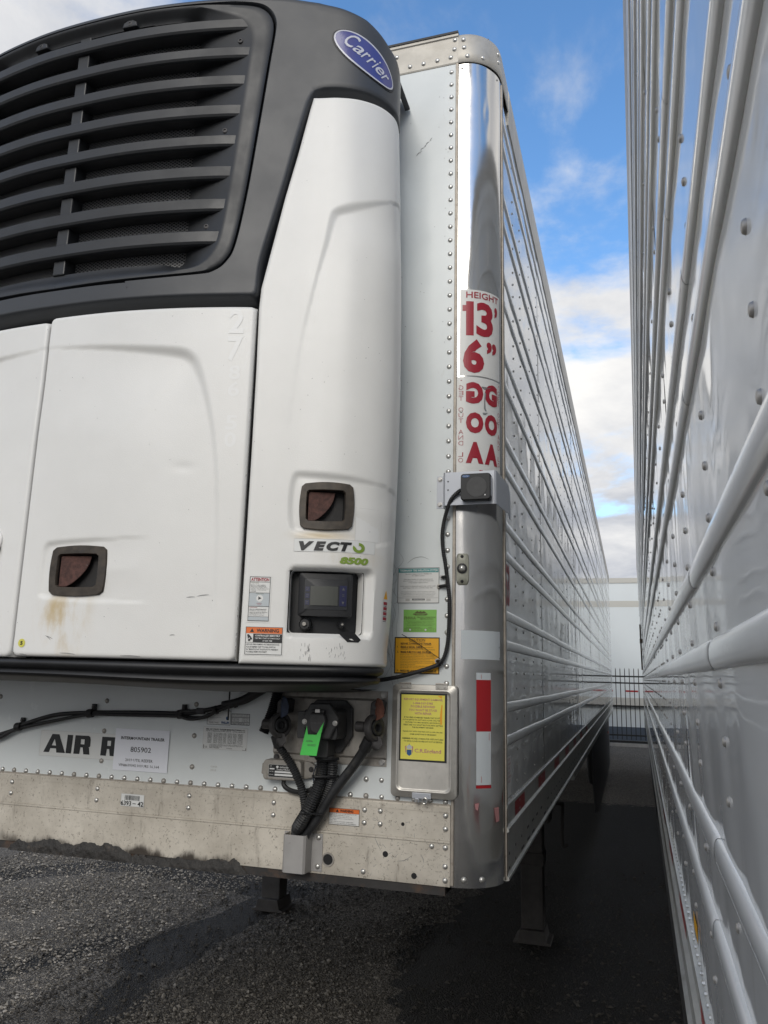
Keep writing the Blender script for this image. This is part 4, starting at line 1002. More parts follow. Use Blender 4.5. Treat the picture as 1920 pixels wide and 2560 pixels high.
handle(D1, .104, 1.979, .234, 2.073, (.082, 1.957, .258, 2.094))
D2 = shell(edged(2*UC-.6595, -.0365, .006, .012), edged(1.775, 2.8275, .006, .012), lambda X, Z_: door_h(X, Z_, True)-.004, holes=[], name='door', parent=R)
D2['label'] = 'left hand lower access door cut by the photo edge'
m = MB(); m.rings([[unit(-.150+r*cos(2*pi*k/24), 2.1215+r*sin(2*pi*k/24), h) for k in range(24)] for r, h in ((.038, -.003), (.038, .002), (.035, .004), (.02, .0045), (.001, .0045))], True, False, True); m.build('round_cap', 'unit_white', D2, smooth=True)
# ---- side covers (right one visible, left one mirrored)
lz = [1.76, 1.85, 2.12, 2.376, 2.645, 2.835, 2.9, 3.046, 3.214, 3.362, 3.53, 3.58]
lu = [.6675, .6675, .668, .668, .667, .664, .667, .694, .725, .757, .789, .800]
left_edge = lambda zz: np.interp(zz, lz, lu)
HB2 = (.838, 2.178, .947, 2.268)
DISP = (.807, 1.869, 1.013, 2.029)
def side_h(X, Zg):
    h = crease(X, Zg, [(1.06, 3.236), (.990, 3.212), (.912, 3.188), (.880, 3.171), (.867, 3.147), (.852, 3.052), (.830, 2.936), (.80, 2.75), (.785, 2.6)][::-1], [.001, .003, .010, .017, .021, .030, .036, .026, .008], .013, .22)
    h += crease(X, Zg, [(1.045, 2.302), (.973, 2.314), (.887, 2.322), (.811, 2.325), (.795, 2.316), (.786, 2.279), (.784, 2.21), (.791, 2.164), (.808, 2.143), (.90, 2.127), (1.03, 2.113), (1.065, 2.12)][::-1], [.004, .010, .012, .012, .012, .012, .012, .013, .018, .020, .018, .006], .010, .14)
    # shallow dished recess round the display
    d = sdbox(X, Zg, .793, 1.846, 1.046, 2.048, .022)
    h -= .024*smooth(d, 0, .016)
    h -= .004*smooth(.10-np.abs(Zg-1.82), 0, .1)*smooth(X, 1.05, 1.1)
    return h
S1 = shell(edged(.66, 1.345, .006, .012), edged(1.772, 3.573, .0065, .012), side_h, left=left_edge, holes=[HB2, DISP], name='side_cover', parent=R)
S1['label'] = 'curved right side cover with display window and rusty handle'
handle(S1, .839, 2.179, .946, 2.267, (.822, 2.157, .968, 2.287))
S2 = shell(edged(.66, 1.28, .012, .012), edged(1.772, 3.573, .012, .012), lambda X, Z_: crease(X, Z_, [(1.06, 3.236), (.990, 3.212), (.912, 3.188), (.880, 3.171), (.867, 3.147), (.852, 3.052), (.830, 2.936), (.80, 2.75), (.785, 2.6)][::-1], [.001, .003, .010, .017, .021, .030, .036, .026, .008], .013, .22), left=left_edge, name='side_cover', parent=R, mirror=True)
# ---- display module in the right cover
def upanel(parent, name, mat, rect, h0, h1, r=.006, bev=.002):
    m = MB(); P = rrect(*rect, r, 4); cx, cz = (rect[0]+rect[2])/2, (rect[1]+rect[3])/2
    k = lambda e, h: [unit(cx+(a-cx)*e, cz+(b-cz)*e, h) for a, b in P]
    m.rings([k(1, h0), k(1, h1-bev), k(1-bev/.08, h1), k(.5, h1), k(.02, h1)], True, False, True)
    return m.build(name, mat, parent, smooth=True, angle=40)
DP = thing('control_display', 'black control display with grey screen set in the white side cover', 'display', unit(.91, 1.862, -.03))
m = MB(); P = rrect(.798, 1.860, 1.022, 2.038, .012, 5)
m.rings([[unit(.91+(a-.91)*1.13, 1.949+(b-1.949)*1.16, -.0265) for a, b in P]]+[[unit(.91+(a-.91)*1.0, 1.949+(b-1.949)*1.0, h) for a, b in P] for h in (-.0215, -.055)] + [[unit(.91+(a-.91)*e, 1.949+(b-1.949)*e, -.055) for a, b in P] for e in (.6, .05)], True, False, True); m.build('backplate', 'black_plastic', DP, smooth=True, angle=20)
upanel(DP, 'display_housing', 'black_plastic', (.822, 1.908, .986, 2.031), -.056, -.020)
b_ = upanel(DP, 'display_glass', 'screen_glass', (.838, 1.927, .970, 2.014), -.021, -.0175, .004, .001)
m = MB(); quad(m, unit, -.0168, .857, 1.939, .939, 1.993, 6); m.build('screen', 'screen_lcd', DP)
for k in range(3): m = MB(); quad(m, unit, -.0168, .842, 1.94+.019*k, .854, 1.953+.019*k); m.build('key', 'key_blue', DP)
m = MB(); quad(m, unit, -.0168, .944, 1.938, .966, 1.996, 2); kb = m.build('key_panel', 'key_blue', DP)
m = MB()
for tri in ([(.951, 1.983), (.960, 1.983), (.9555, 1.991)], [(.951, 1.951), (.960, 1.951), (.9555, 1.943)]): m.add([unit(a, b, -.0160) for a, b in tri], [(0, 1, 2)])
quad(m, unit, -.0160, .952, 1.966, .959, 1.9675); quad(m, unit, -.0160, .952, 1.970, .959, 1.9715)
for k in range(3): quad(m, unit, -.0160, .8445, 1.9435+.019*k, .850, 1.945+.019*k); quad(m, unit, -.0160, .8445, 1.948+.019*k, .8515, 1.9495+.019*k)
m.build('key_symbols', 'ink_grey', kb)
m = MB(); P2 = rrect(.799, 1.861, 1.021, 2.037, .012, 5); grow = lambda e: [(a+(e if a > .91 else -e), b+(e if b > 1.949 else -e)) for a, b in P2]
m.rings([[unit(a, b, h) for a, b in grow(e)] for e, h in ((.013, -.026), (.0125, -.0232), (.0015, -.0222), (0, -.0235), (0, -.05))], True); m.build('window_rim', 'unit_white', S1, smooth=True, angle=40)
def knob(u, z, rk, name, ridged):
    c = Vector(unit(u, z, -.05)); n = (Vector(unit(u, z, .0))-Vector(unit(u, z, -.05))).normalized(); w = Vector((0, 0, 1)); uu = w.cross(n)
    N = 28
    def ring(r, h, rid=0): return [c+n*h+uu*(r*(1+rid*(k % 2)))*cos(2*pi*k/N)+w*(r*(1+rid*(k % 2)))*sin(2*pi*k/N) for k in range(N)]
    m = MB(); m.rings([ring(rk, 0, .1 if ridged else 0), ring(rk, .02, .1 if ridged else 0), ring(rk*.8, .026), ring(rk*.4, .026)], True, False, True); kk = m.build(name, 'black_plastic', DP, smooth=True, angle=30)
    m = MB(); m.cyl(c+n*.024, n, rk*.36, .010, 12); m.build('screw', 'rivet_dirty', kk, bevel=.001)
knob(.842, 1.886, .0165, 'rotary_knob', True); knob(.957, 1.887, .0085, 'toggle_switch', False)
m = MB(); m.add([unit(a, b, .0012) for a, b in ((.940, 1.8635), (.985, 1.8675), (1.008, 1.8455), (1.000, 1.838), (.968, 1.838))], [(4, 3, 2, 1, 0)]); m.build('chipped_notch', 'dark_body', S1)
# ---- charcoal cowl: frame ring, shoulders, rolled top, chamfered lips
ZT_U = [0, .70, .80, .887, .966, 1.008, 1.062, 1.12, 1.30]
ZT_Z = [3.962, 3.958, 3.945, 3.918, 3.888, 3.862, 3.826, 3.806, 3.80]
def ztop(u): return float(np.interp(abs(u-UC)+UC if u < UC else u, ZT_U, ZT_Z))
FR_ = .026
arm = [(.652, 2.884), (.657, 2.987), (.692, 3.147), (.723, 3.287), (.754, 3.437), (.779, 3.546), (.790, 3.578), (.800, 3.598)]
groove = [(UC, 2.929), (.277, 2.935), (.470, 2.944), (.520, 2.955), (.556, 2.985), (.582, 3.045), (.609, 3.226), (.634, 3.474), (.655, 3.698), (.666, 3.815), (.663, 3.865), (.640, 3.903), (.598, 3.924), (.50, 3.934), (.30, 3.941), (UC, 3.943)]
def right_outer(n_bot=40, n_top=50, n_arm=46):
    P = [(UC+(.645-UC)*i/n_bot, 2.878) for i in range(n_bot)]
    A_ = spline([Vector(p) for p in [(.645, 2.878)]+arm], 8); A_ = [(p.x, p.y) for p in resample_n(A_, n_arm)]
    P += A_
    nV = 14; zt = ztop(.80)-FR_
    V_ = [(.80, 3.598+(zt-3.598)*i/nV) for i in range(1, nV+1)]
    P += V_
    P += [(.80+(UC-.80)*i/n_top, ztop(.80+(UC-.80)*i/n_top)-FR_) for i in range(1, n_top+1)]
    return P, n_bot, len(A_), nV, n_top
def resample_n(P, n):
    L = [0]
    for a, b in zip(P, P[1:]): L.append(L[-1]+(b-a).length)
    ts = np.linspace(0, L[-1], n); X = np.interp(ts, L, [p.x for p in P]); Y = np.interp(ts, L, [p.y for p in P])
    return [Vector((a, b)) for a, b in zip(X, Y)]
def cowl():
    PO, nb, na, nv, nt = right_outer()
    G = spline([Vector(p) for p in groove], 8)
    # match the inner loop to the outer by angle about the opening centre
    C = Vector((0.0, 3.43))
    ga = np.array([math.atan2(p.y-C.y, p.x-C.x) for p in G]); gr = np.array([(p-C).length for p in G])
    def inner(p):
        a = math.atan2(p[1]-C.y, p[0]-C.x)
        a = min(max(a, ga[0]), ga[-1]); r = np.interp(a, ga, gr); return (C.x+r*cos(a), C.y+r*sin(a))
    IN = [inner(p) for p in PO]
    # straight pieces near the symmetry line
    IN = [(p[0], 2.929+.0) if (i < nb and p[0] < .25) else ((p[0], float(np.interp(p[0], [0, .3], [3.943, 3.941]))) if (i > nb+na+nv and p[0] < .28) else q) for i, (p, q) in enumerate(zip(PO, IN))]
    m = MB(); ts = [0, .08, .2, .4, .6, .8, .93, 1.0]
    n = len(PO)
    def addhalf(fm, rev):
        rows = []
        for t in ts:
            rows.append([unit(fm(o[0]+(i_[0]-o[0])*t), o[1]+(i_[1]-o[1])*t, .0) for o, i_ in zip(PO, IN)])
        g1 = [unit(fm(C.x+(q[0]-C.x)*.995), C.y+(q[1]-C.y)*.995, -.004) for q in IN]; g2 = [unit(fm(C.x+(q[0]-C.x)*.990), C.y+(q[1]-C.y)*.990, -.030) for q in IN]
        mb = MB(); mb.rings(rows+[g1, g2], False)
        # shoulder
        us = [.80+(1.215-.80)*i/30 for i in range(31)]
        low = lambda u: float(np.interp(u, [.80, .829, .875, .984, 1.037, 1.09, 1.15, 1.30], [3.598, 3.609, 3.609, 3.604, 3.598, 3.592, 3.60, 3.61]))
        sh = [[unit(fm(u), low(u)+(ztop(u)-FR_-low(u))*j/nv, 0) for u in us] for j in range(nv+1)]
        mb.rings(sh, False)
        # rolled top
        chain = [(p[0], p[1]) for p in PO[nb+na+nv-1:]][::-1] + [(u, ztop(u)-FR_) for u in us[1:]]
        rr = [[unit(fm(u), z+FR_*sin(a), -FR_*(1-cos(a))) for u, z in chain] for a in np.linspace(0, pi/2, 6)]
        last = rr[-1]; mid = [(p[0], min(-.02, p[1]*.5), p[2]+.012) for p in last]; bk = [(p[0], -.015, p[2]+.006) for p in last]
        mb.rings([r_[::-1] for r_ in rr+[mid, bk]], False)
        # chamfered lip along bottom, arm and arch, then return wall
        lp = [(p[0], p[1]) for p in PO[:nb+na]] + [(u, low(u)) for u in us[1:]]
        def nrm(i):
            a, b = lp[max(i-1, 0)], lp[min(i+1, len(lp)-1)]; d = Vector((b[0]-a[0], b[1]-a[1])).normalized(); return Vector((d.y, -d.x))
        N = [nrm(i) for i in range(len(lp))]
        NS = [sum((N[max(0, min(len(lp)-1, i+k))] for k in range(-3, 4)), Vector((0, 0))).normalized() for i in range(len(lp))]
        LR = [[unit(fm(p[0]+q.x*o), p[1]+q.y*o, h) for p, q in zip(lp, NS)] for o, h in ((0, 0), (.003, -.002), (.006, -.006), (.022, -.034), (.024, -.07))]
        mb.rings(LR[::-1], False)
        if rev: mb.f = [tuple(reversed(f)) for f in mb.f]
        m.add(mb.v, mb.f)
    addhalf(lambda u: u, False); addhalf(lambda u: 2*UC-u, True)
    bmx = bmesh.new(); me = m.mesh('cowl'); bmx.from_mesh(me); bmesh.ops.remove_doubles(bmx, verts=bmx.verts, dist=.0004); bmesh.ops.recalc_face_normals(bmx, faces=bmx.faces); bmx.to_mesh(me); bmx.free()
    me.materials.append(MATS['cowl_dark']); me.polygons.foreach_set('use_smooth', [True]*len(me.polygons))
    try: me.set_sharp_from_angle(angle=radians(38))
    except Exception: pass
    o = bpy.data.objects.new('cowl', me); link(o, R); o['label'] = 'charcoal moulded cowl with oval badge'
    return IN, C
IN, CG = cowl()
# ---- grille insert: frame, eight slats, centre bar, mesh
OPEN = [(UC, 2.999), (.30, 2.998), (.370, 3.000), (.392, 3.012), (.400, 3.035), (.397, 3.25), (.393, 3.58), (.391, 3.80), (.389, 3.872), (.378, 3.886), (.35, 3.892), (UC, 3.897)]
def grille():
    G = spline([Vector(p) for p in groove], 8); O = spline([Vector(p) for p in OPEN], 8)
    n = 110; g = resample_n(G, n); o_ = resample_n(O, n)
    # match by angle
    C = Vector((0, 3.43)); oa = np.array([math.atan2(p.y-C.y, p.x-C.x) for p in O]); orr = np.array([(p-C).length for p in O])
    inn = []
    for p in g:
        a = math.atan2(p.y-C.y, p.x-C.x); a = min(max(a, oa[0]), oa[-1]); r = np.interp(a, oa, orr); inn.append(Vector((r*cos(a), C.y+r*sin(a))))
    for i, p in enumerate(g):
        if p.x < .25 and p.y < 3.2: inn[i] = Vector((p.x, 2.999))
        if p.x < .25 and p.y > 3.6: inn[i] = Vector((p.x, 3.897))
    m = MB()
    for fm, rev in ((lambda u: u, False), (lambda u: 2*UC-u, True)):
        def hin(q): return -.028-.032*float(smooth(q.x, .33, .39))
        rows = []
        rows.append([unit(fm(C.x+(p.x-C.x)*.985), C.y+(p.y-C.y)*.985, -.030) for p in g])
        rows.append([unit(fm(C.x+(p.x-C.x)*.983), C.y+(p.y-C.y)*.983, -.006) for p in g])
        for t in (.03, .10, .20, .235, .27, .36, .5, .65, .82, 1.0):
            tt = .983*(1-t)
            rows.append([unit(fm((p.x*.983)*(1-t)+q.x*t), (C.y+(p.y-C.y)*.983)*(1-t)+q.y*t, -.002+(hin(q)+.002)*(float(np.clip((t-.235)/.765, 0, 1)) if q.x > .36 else float(smooth(t, .05, 1.0)))) for p, q in zip(g, inn)])
        rows.append([unit(fm(q.x), q.y, -.085) for q in inn])
        mb = MB(); mb.rings(rows, False)
        if rev: mb.f = [tuple(reversed(f)) for f in mb.f]
        m.add(mb.v, mb.f)
    bmx = bmesh.new(); me = m.mesh('grille_frame'); bmx.from_mesh(me); bmesh.ops.remove_doubles(bmx, verts=bmx.verts, dist=.0006); bmesh.ops.recalc_face_normals(bmx, faces=bmx.faces); bmx.to_mesh(me); bmx.free()
    me.materials.append(MATS['grille_dark']); me.polygons.foreach_set('use_smooth', [True]*len(me.polygons))
    try: me.set_sharp_from_angle(angle=radians(45))
    except Exception: pass
    gf = bpy.data.objects.new('grille', me); link(gf, R)
    tips = [(3.870, 3.826, .592), (3.762, 3.719, .592), (3.655, 3.610, .580), (3.545, 3.500, .571), (3.434, 3.390, .557), (3.323, 3.276, .543), (3.208, 3.161, .530), (3.096, 3.048, .513)]
    for (zt, zb, tp) in tips:
        mb = MB(); rows = []
        us = np.unique(np.concatenate([np.linspace(2*UC-tp-.01, tp+.01, 64), np.linspace(tp-.05, tp+.01, 8)]))
        for u in us:
            e = 1-float(smooth(abs(u-UC), tp-UC-.05, tp-UC+.01)); hf = -.004-.002*(1-e)
            sec = [(-.062, zt-.004), (hf-.004, zt), (hf, zt-.004), (hf+.001, (zt+zb)/2), (hf, zb+.010), (hf-.004, zb+.003), (hf-.011, zb), (-.062, zb+.006)]
            rows.append([unit(u, z, min(h, hf) if h > -.05 else h) for h, z in sec])
        mb.rings(rows, True, True, True); mb.build('slat', 'grille_dark', gf, smooth=True, angle=28)
    mb = MB(); P = [(-.064, 2.998), (-.018, 2.998), (-.018, 3.90), (-.064, 3.90)]
    mb.prism(P, lambda a, b: unit(a, b, -.080), lambda a, b: unit(a, b, -.022)); mb.build('grille_bar', 'grille_dark', gf, bevel=.004)
    mb = MB(); quad(mb, unit, -.072, 2*UC-.41, 2.98, .41, 3.91, 40, 1); mb.build('condenser_screen', 'condenser_mesh', gf)
    for (u, z, boss) in ((-.229, 3.908, 1), (.143, 3.904, 1), (.546, 3.789, 0), (.514, 3.458, 0), (.474, 3.122, 0)):
        hb = -.012 if boss else -.010-.030*(.56-u)/.15
        c = Vector(unit(u, z, hb)); nn = (Vector(unit(u, z, .01))-Vector(unit(u, z, 0))).normalized(); w = Vector((0, 0, 1)); uu = w.cross(nn)
        if boss:
            q = MB(); pr = [(-.036, -.012), (-.030, .010), (-.012, .020), (.012, .020), (.03, .010), (.036, -.012)]
            q.prism(pr, lambda a, b: unit(u+a, z+b, -.05), lambda a, b: unit(u+a*.8, z+b*.85-.003, -.010)); q.build('bolt_boss', 'grille_dark', gf, bevel=.004)
        q = MB(); N = 16
        q.rings([[c+nn*h+uu*r*cos(2*pi*k/N)+w*r*sin(2*pi*k/N) for k in range(N)] for r, h in ((.0085, -.004), (.0085, .002), (.007, .003), (.0045, .003), (.004, .0), (.001, 0.0))], True, False, True); q.build('bolt', 'old_iron', gf, smooth=True, angle=50)
grille()
# ---- inner body and base tray
us = np.linspace(-1.36, 1.33, 80)
m = MB(); m.rings([[unit(u, z, -.095) for u in us] for z in (1.745, 2.9, 3.80)], False); m.build('inner_body', 'dark_body', R, smooth=True, angle=180)
us = np.linspace(2*UC-1.125, 1.125, 90)
tray = [(-.030, 1.7715), (-.012, 1.7715), (-.004, 1.767), (-.002, 1.760), (-.006, 1.752), (-.018, 1.747), (-.022, 1.744), (-.014, 1.740), (-.012, 1.733), (-.018, 1.726), (-.05, 1.720), (-.10, 1.708)]
def sag(u, k): return -.012*math.exp(-((u-.55)/.35)**2)*(k/11.)
rows = [[unit(u, z+sag(u, k), h) for u in us] for k, (h, z) in enumerate(tray)]
rows += [[(p[0], p[1]*.5-.01, 1.700+sag(u, 11)) for u, p in zip(us, rows[-1])], [(p[0], -.004, 1.704) for p in rows[-1]]]
m = MB(); m.rings(rows[::-1], False); m.build('base_tray', 'black_plastic', R, smooth=True, angle=50)
# ---- oval badge
def badge():
    c = (.9655, 3.7335); a = radians(-36.0); ax, az = .129, .0540
    ca, sa = cos(a), sin(a)
    def mp(p, q, h): return unit(c[0]+p*ca*1.0-q*sa, c[1]+p*sa+q*ca, h)
    N = 56; E = lambda e, h, d=0: [mp((ax-d)*e*cos(2*pi*k/N), (az-d)*e*sin(2*pi*k/N), h) for k in range(N)]
    m = MB(); m.rings([E(1.07, -.004, 0), E(1.05, .0015), E(1.0, .0015), E(.99, .003), E(.985, .004)], True, False, False)
    bz = m.build('badge_rim', 'black_plastic', R, smooth=True, angle=50)
    m = MB(); m.rings([E(1, .0038, .001), E(1, .0042, .0065)], True, False, False); m.build('badge_border', 'logo_white', bz, smooth=True)
    m = MB(); m.rings([E(1, .0038, .0065)]+[E(e, .0040, .0065) for e in (.8, .6, .4, .2, .02)], True, False, True); m.build('badge_field', 'logo_blue', bz, smooth=True, angle=180)
    m = MB(); xs = [(-.086, -.046, 'C', -.018, .034), (-.047, -.014, 'a', -.018, .012), (-.012, .010, 'r', -.018, .012), (.012, .034, 'r', -.018, .012), (.036, .045, 'i', -.018, .026), (.047, .076, 'e', -.018, .012), (.078, .098, 'r', -.018, .012)]
    for x0, x1, ch, z0, z1 in xs: put_text(m, mp, .0052, ch, x0, z0, x1, z1, bold=.01, shear=.2)
    m.build('badge_lettering', 'logo_white', bz)
badge()
# ---- chips, specks and smears on the covers
mm = MB()
rs = random.Random(5)
for k in range(170):                                   # insect and grit specks
    u = rs.uniform(-.30, 1.05); z = rs.uniform(1.80, 3.5)
    if u < .66 and z > 2.82: continue
    w = rs.choice([.0010, .0014, .0020]); addscr([(u, z), (u+w, z+rs.uniform(-.002, .002))], w, mapf=unit, h=.0009)
for k in range(26): z = rs.uniform(1.80, 1.95) if k < 18 else rs.uniform(2.3, 2.7); u = .6585-rs.uniform(0, .005); addscr([(u, z), (u+rs.uniform(-.003, .001), z-rs.uniform(.004, .018))], .0024, mapf=unit, h=-.004)
for k in range(40): u = rs.choice([rs.uniform(.835, .87), rs.uniform(.905, .965)]); z = rs.uniform(1.792, 1.835); addscr([(u, z), (u+rs.uniform(-.002, .002), z-rs.uniform(.004, .012))], .0011, mapf=unit, h=.0010)
for a, b in (((.085, 1.838), (.112, 1.829)), ((.09, 1.836), (.105, 1.826)), ((.47, 1.845), (.485, 1.846)), ((.54, 1.955), (.575, 1.96)), ((.51, 1.951), (.535, 1.953)), ((.14, 1.79), (.19, 1.787)), ((.0, 1.785), (.03, 1.782)), ((.33, 1.786), (.39, 1.785))): addscr([a, ((a[0]+b[0])/2, (a[1]+b[1])/2+.001), b], .0016, mapf=unit, h=.0011)
o = mm.build('grime_marks', 'scuff', R); o['kind'] = 'stuff'
# ---- stickers on the unit
sticker(R, 'tall white attention sticker with red heading', unit, (.684, 1.8855, .749, 2.018), 'label_white',
        [('o', 'ink_black', .05, .03, .95, .97, .0014), ('t', 'ink_red', 'ATTENTION', .11, .875, .89, .945, dict(bold=.03)), ('r', 'ink_black', .05, .853, .95, .860),
         ('r', 'ink_label_grey', .07, .345, .93, .62), ('r', 'ink_black', .05, .622, .95, .630), ('r', 'ink_black', .05, .335, .95, .343), ('r', 'ink_black', .05, .12, .95, .127), ('r', 'ink_label_grey', .07, .045, .93, .118),
         ('p', 'label_white', [(.52+.15*cos(a), .51+.075*sin(a)) for a in np.linspace(0, 2*pi, 14)[:-1]]),
         ('t', 'ink_olive', 'START/RUN:', .11, .825, .45, .843), ('t', 'ink_red', 'IMPORTANT:', .11, .305, .45, .325), ('t', 'ink_olive', 'START/RUN', .35, .598, .68, .614), ('t', 'ink_red', 'MAINT/', .40, .395, .62, .412), ('t', 'ink_red', 'STOP', .44, .365, .60, .382)]
        + [('p', 'ink_black', [(.46, .475), (.60, .51), (.46, .55)])]
        + lines('ink_black', [('Remote control enabled.', .8, 'l'), ('Must be in START/RUN', .82, 'l'), ('position for Reefer unit to', .92, 'l'), ('operate. Use Start/Run push', .98, 'l'), ('button to control power', .85, 'l'), ('on/off.', .3, 'l')], .11, .90, .80, .64, .6, bold=.015)
        + lines('ink_black', [('Must be in MAINTENANCE', .92, 'l'), ('position to ensure Reefer', .88, 'l'), ('cannot be turned on. Return to', .98, 'l'), ('START/RUN position to', .82, 'l'), ('allow Reefer to operate.', .80, 'l')], .11, .90, .285, .135, .6, bold=.015), 3)
sticker(R, 'orange headed warning sticker low on the side cover', unit, (.682, 1.795, .789, 1.876), 'label_white',
        [('o', 'ink_black', .02, .03, .98, .97, .0014), ('r', 'ink_orange', .035, .75, .965, .955), ('t', 'ink_black', 'WARNING', .30, .79, .88, .91, dict(bold=.03)), ('p', 'ink_black', [(.13, .79), (.24, .79), (.185, .92)]),
         ('r', 'ink_black', .22, .45, .965, .735), ('r', 'ink_black', .035, .435, .965, .445), ('t', 'ink_white', 'CONTROLLED REMOTELY', .27, .645, .92, .705, dict(bold=.03)), ('t', 'ink_white', 'UNIT MAY START AUTOMATICALLY', .27, .56, .92, .61, dict(bold=.01)), ('t', 'ink_white', 'AT ANY TIME', .47, .475, .72, .525, dict(bold=.01)),
         ('p', 'ink_black', [(.06, .70), (.10, .72), (.13, .68), (.17, .63), (.16, .58), (.12, .61), (.09, .56), (.08, .62)])]
        + [('p', 'ink_black', [(cx+.03*cos(a), cz+.04*sin(a)) for a in np.linspace(0, 2*pi, 12)[:-1]]) for cx, cz in ((.12, .52), (.165, .57))]
        + lines('ink_black', [('BEFORE PERFORMING ANY MAINTENANCE,', .98, 'l'), ('PLACE REEFER UNIT TOGGLE SWITCH', .86, 'l'), ('IN "MAINT/STOP" POSITION TO PREVENT', .95, 'l'), ('POSSIBLE REMOTE START.', .62, 'l')], .06, .93, .40, .07, .62, bold=.01), 4)
sticker(R, 'model name sticker in black and green letters', unit, (.806, 2.089, 1.040, 2.126), 'label_clear',
        [('o', 'ghost_line', 0, 0, 1, 1, .0006)] + [('t', 'ink_black', ch, a, .08-.0*i, b, .80, dict(bold=.07, shear=.25)) for i, (ch, a, b) in enumerate((('V', .06, .25), ('E', .245, .395), ('C', .40, .56), ('T', .56, .705)))]
        + [('p', 'ink_green', [(.79+.075*cos(t), .42+.40*sin(t)) for t in np.linspace(-3.6, 1.6, 22)] + [(.79+.032*cos(t), .42+.17*sin(t)) for t in np.linspace(1.6, -2.9, 20)])], 8)
lt = MB(); put_text(lt, unit, .0014, '8500', .938, 2.056, 1.021, 2.0765, bold=.06, shear=.2); lt.build('model_lettering', 'ink_green', R)
sticker(R, 'faint square where a label was peeled off', unit, (.980, 2.126, 1.063, 2.222), 'ink_ghost', [('o', 'ghost_line', 0, 0, 1, 1, .0005)], 6, h0=-.0030)
sticker(R, 'narrow strip of red warning boxes at the cover edge', unit, (1.081, 1.898, 1.107, 1.996), 'label_white',
        [('p', 'caution_yellow', [(.12, .70), (.88, .70), (.5, .96)])] + [('r', 'ink_red', .15, .53-.15*k, .9, .62-.15*k) for k in range(4)] + [('r', 'ink_black', .15, .49-.15*k, .8, .505-.15*k) for k in range(4)], 2)
m = MB(); m.add([unit(.0065+.0122*cos(a), 1.816+.0122*sin(a), .0014) for a in np.linspace(0, 2*pi, 25)[:-1]], [tuple(range(24))]); dt = m.build('dot_sticker', 'dot_yellow', R); dt['label'] = 'round yellow sticker with black five'
m = MB(); put_text(m, unit, .0022, '5', .0025, 1.8105, .011, 1.8215, bold=.04); m.build('lettering', 'ink_black', dt)
for i, ch in enumerate('27'):
    m = MB(); z1 = 2.826-.0885*i; put_text(m, unit, .0012, ch, .578, z1-.079, .624, z1, bold=.03); m.build('peeled_digit', 'ink_ghost', R)
    m = MB()
for i, ch in enumerate('86 50'):
    if ch == ' ': continue
    mm = MB(); z1 = 2.645-.052*i
    put_text(mm, unit, .0010, ch, .588, z1-.045, .622, z1, bold=.02); mm.build('ghost_digit', 'ink_ghost', R)

# ------------------------------------------------------------------ things fixed to the trailer front
# document box
B = thing('document_box', 'weathered aluminium document holder with yellow damage notice on its hinged door', 'document box', (-.225, -.02, 1.385))
m = MB(); m.box((-.318, -.018, 1.392), (-.123, -.0025, 1.72)); m.build('box_back', 'docbox_alu', B)
P = rrect(-.328, 1.387, -.120, 1.724, .014, 5); cx, cz = -.224, 1.5555
def rr_row(ix, iz, y): 
    P2 = rrect(-.328+ix, 1.387+iz, -.120-ix, 1.724-iz, max(.004, .016 if ix > .01 else .014), 5); return [(a, y, b) for a, b in P2]
m = MB(); m.rings([rr_row(0, 0, -.016), rr_row(0, 0, -.027), rr_row(.002, .002, -.029), rr_row(.0135, .0135, -.029), rr_row(.0165, .0165, -.0335), rr_row(.0200, .0200, -.0335), rr_row(.0225, .0225, -.0295), rr_row(.026, .026, -.0290)], True, False, True)
dr = m.build('box_door', 'docbox_alu', B, smooth=True, angle=60)
for x0 in (-.305, -.188):
    m = MB(); m.box((x0, -.0315, 1.711), (x0+.038, -.0285, 1.7275)); hg = m.build('hinge', 'docbox_alu', B, bevel=.001)
    m = MB(); m.tube([(x0, -.031, 1.727), (x0+.038, -.031, 1.727)], .0028, 8, False); m.build('hinge_pin', 'plate_alu', hg)
    for dx in (.009, .029): o = bpy.data.objects.new('rivet', RIVS); o.matrix_basis = Matrix.Translation((x0+dx, -.0315, 1.7165)) @ Matrix.Scale(.7, 4); link(o, hg)
m = MB(); m.box((-.258, -.034, 1.385), (-.198, -.0292, 1.402)); m.box((-.249, -.034, 1.374), (-.236, -.031, 1.386)); lt_ = m.build('latch', 'bracket_grey', B, bevel=.0015)
m = MB(); rows = []
m.tube([(-.217+.0075*cos(a), -.035, 1.380+.0085*sin(a)) for a in np.linspace(0, 2*pi, 17)], .0026, 8, False); m.build('padlock_eye', 'bolt_zinc', lt_, smooth=True)
m = MB(); m.cyl((-.2425, -.034, 1.380), (0, -1, 0), .0042, .003, 12); m.build('rivet', 'bolt_zinc', lt_)
yl = lambda x, z, h: (x, -.0290-h, z)
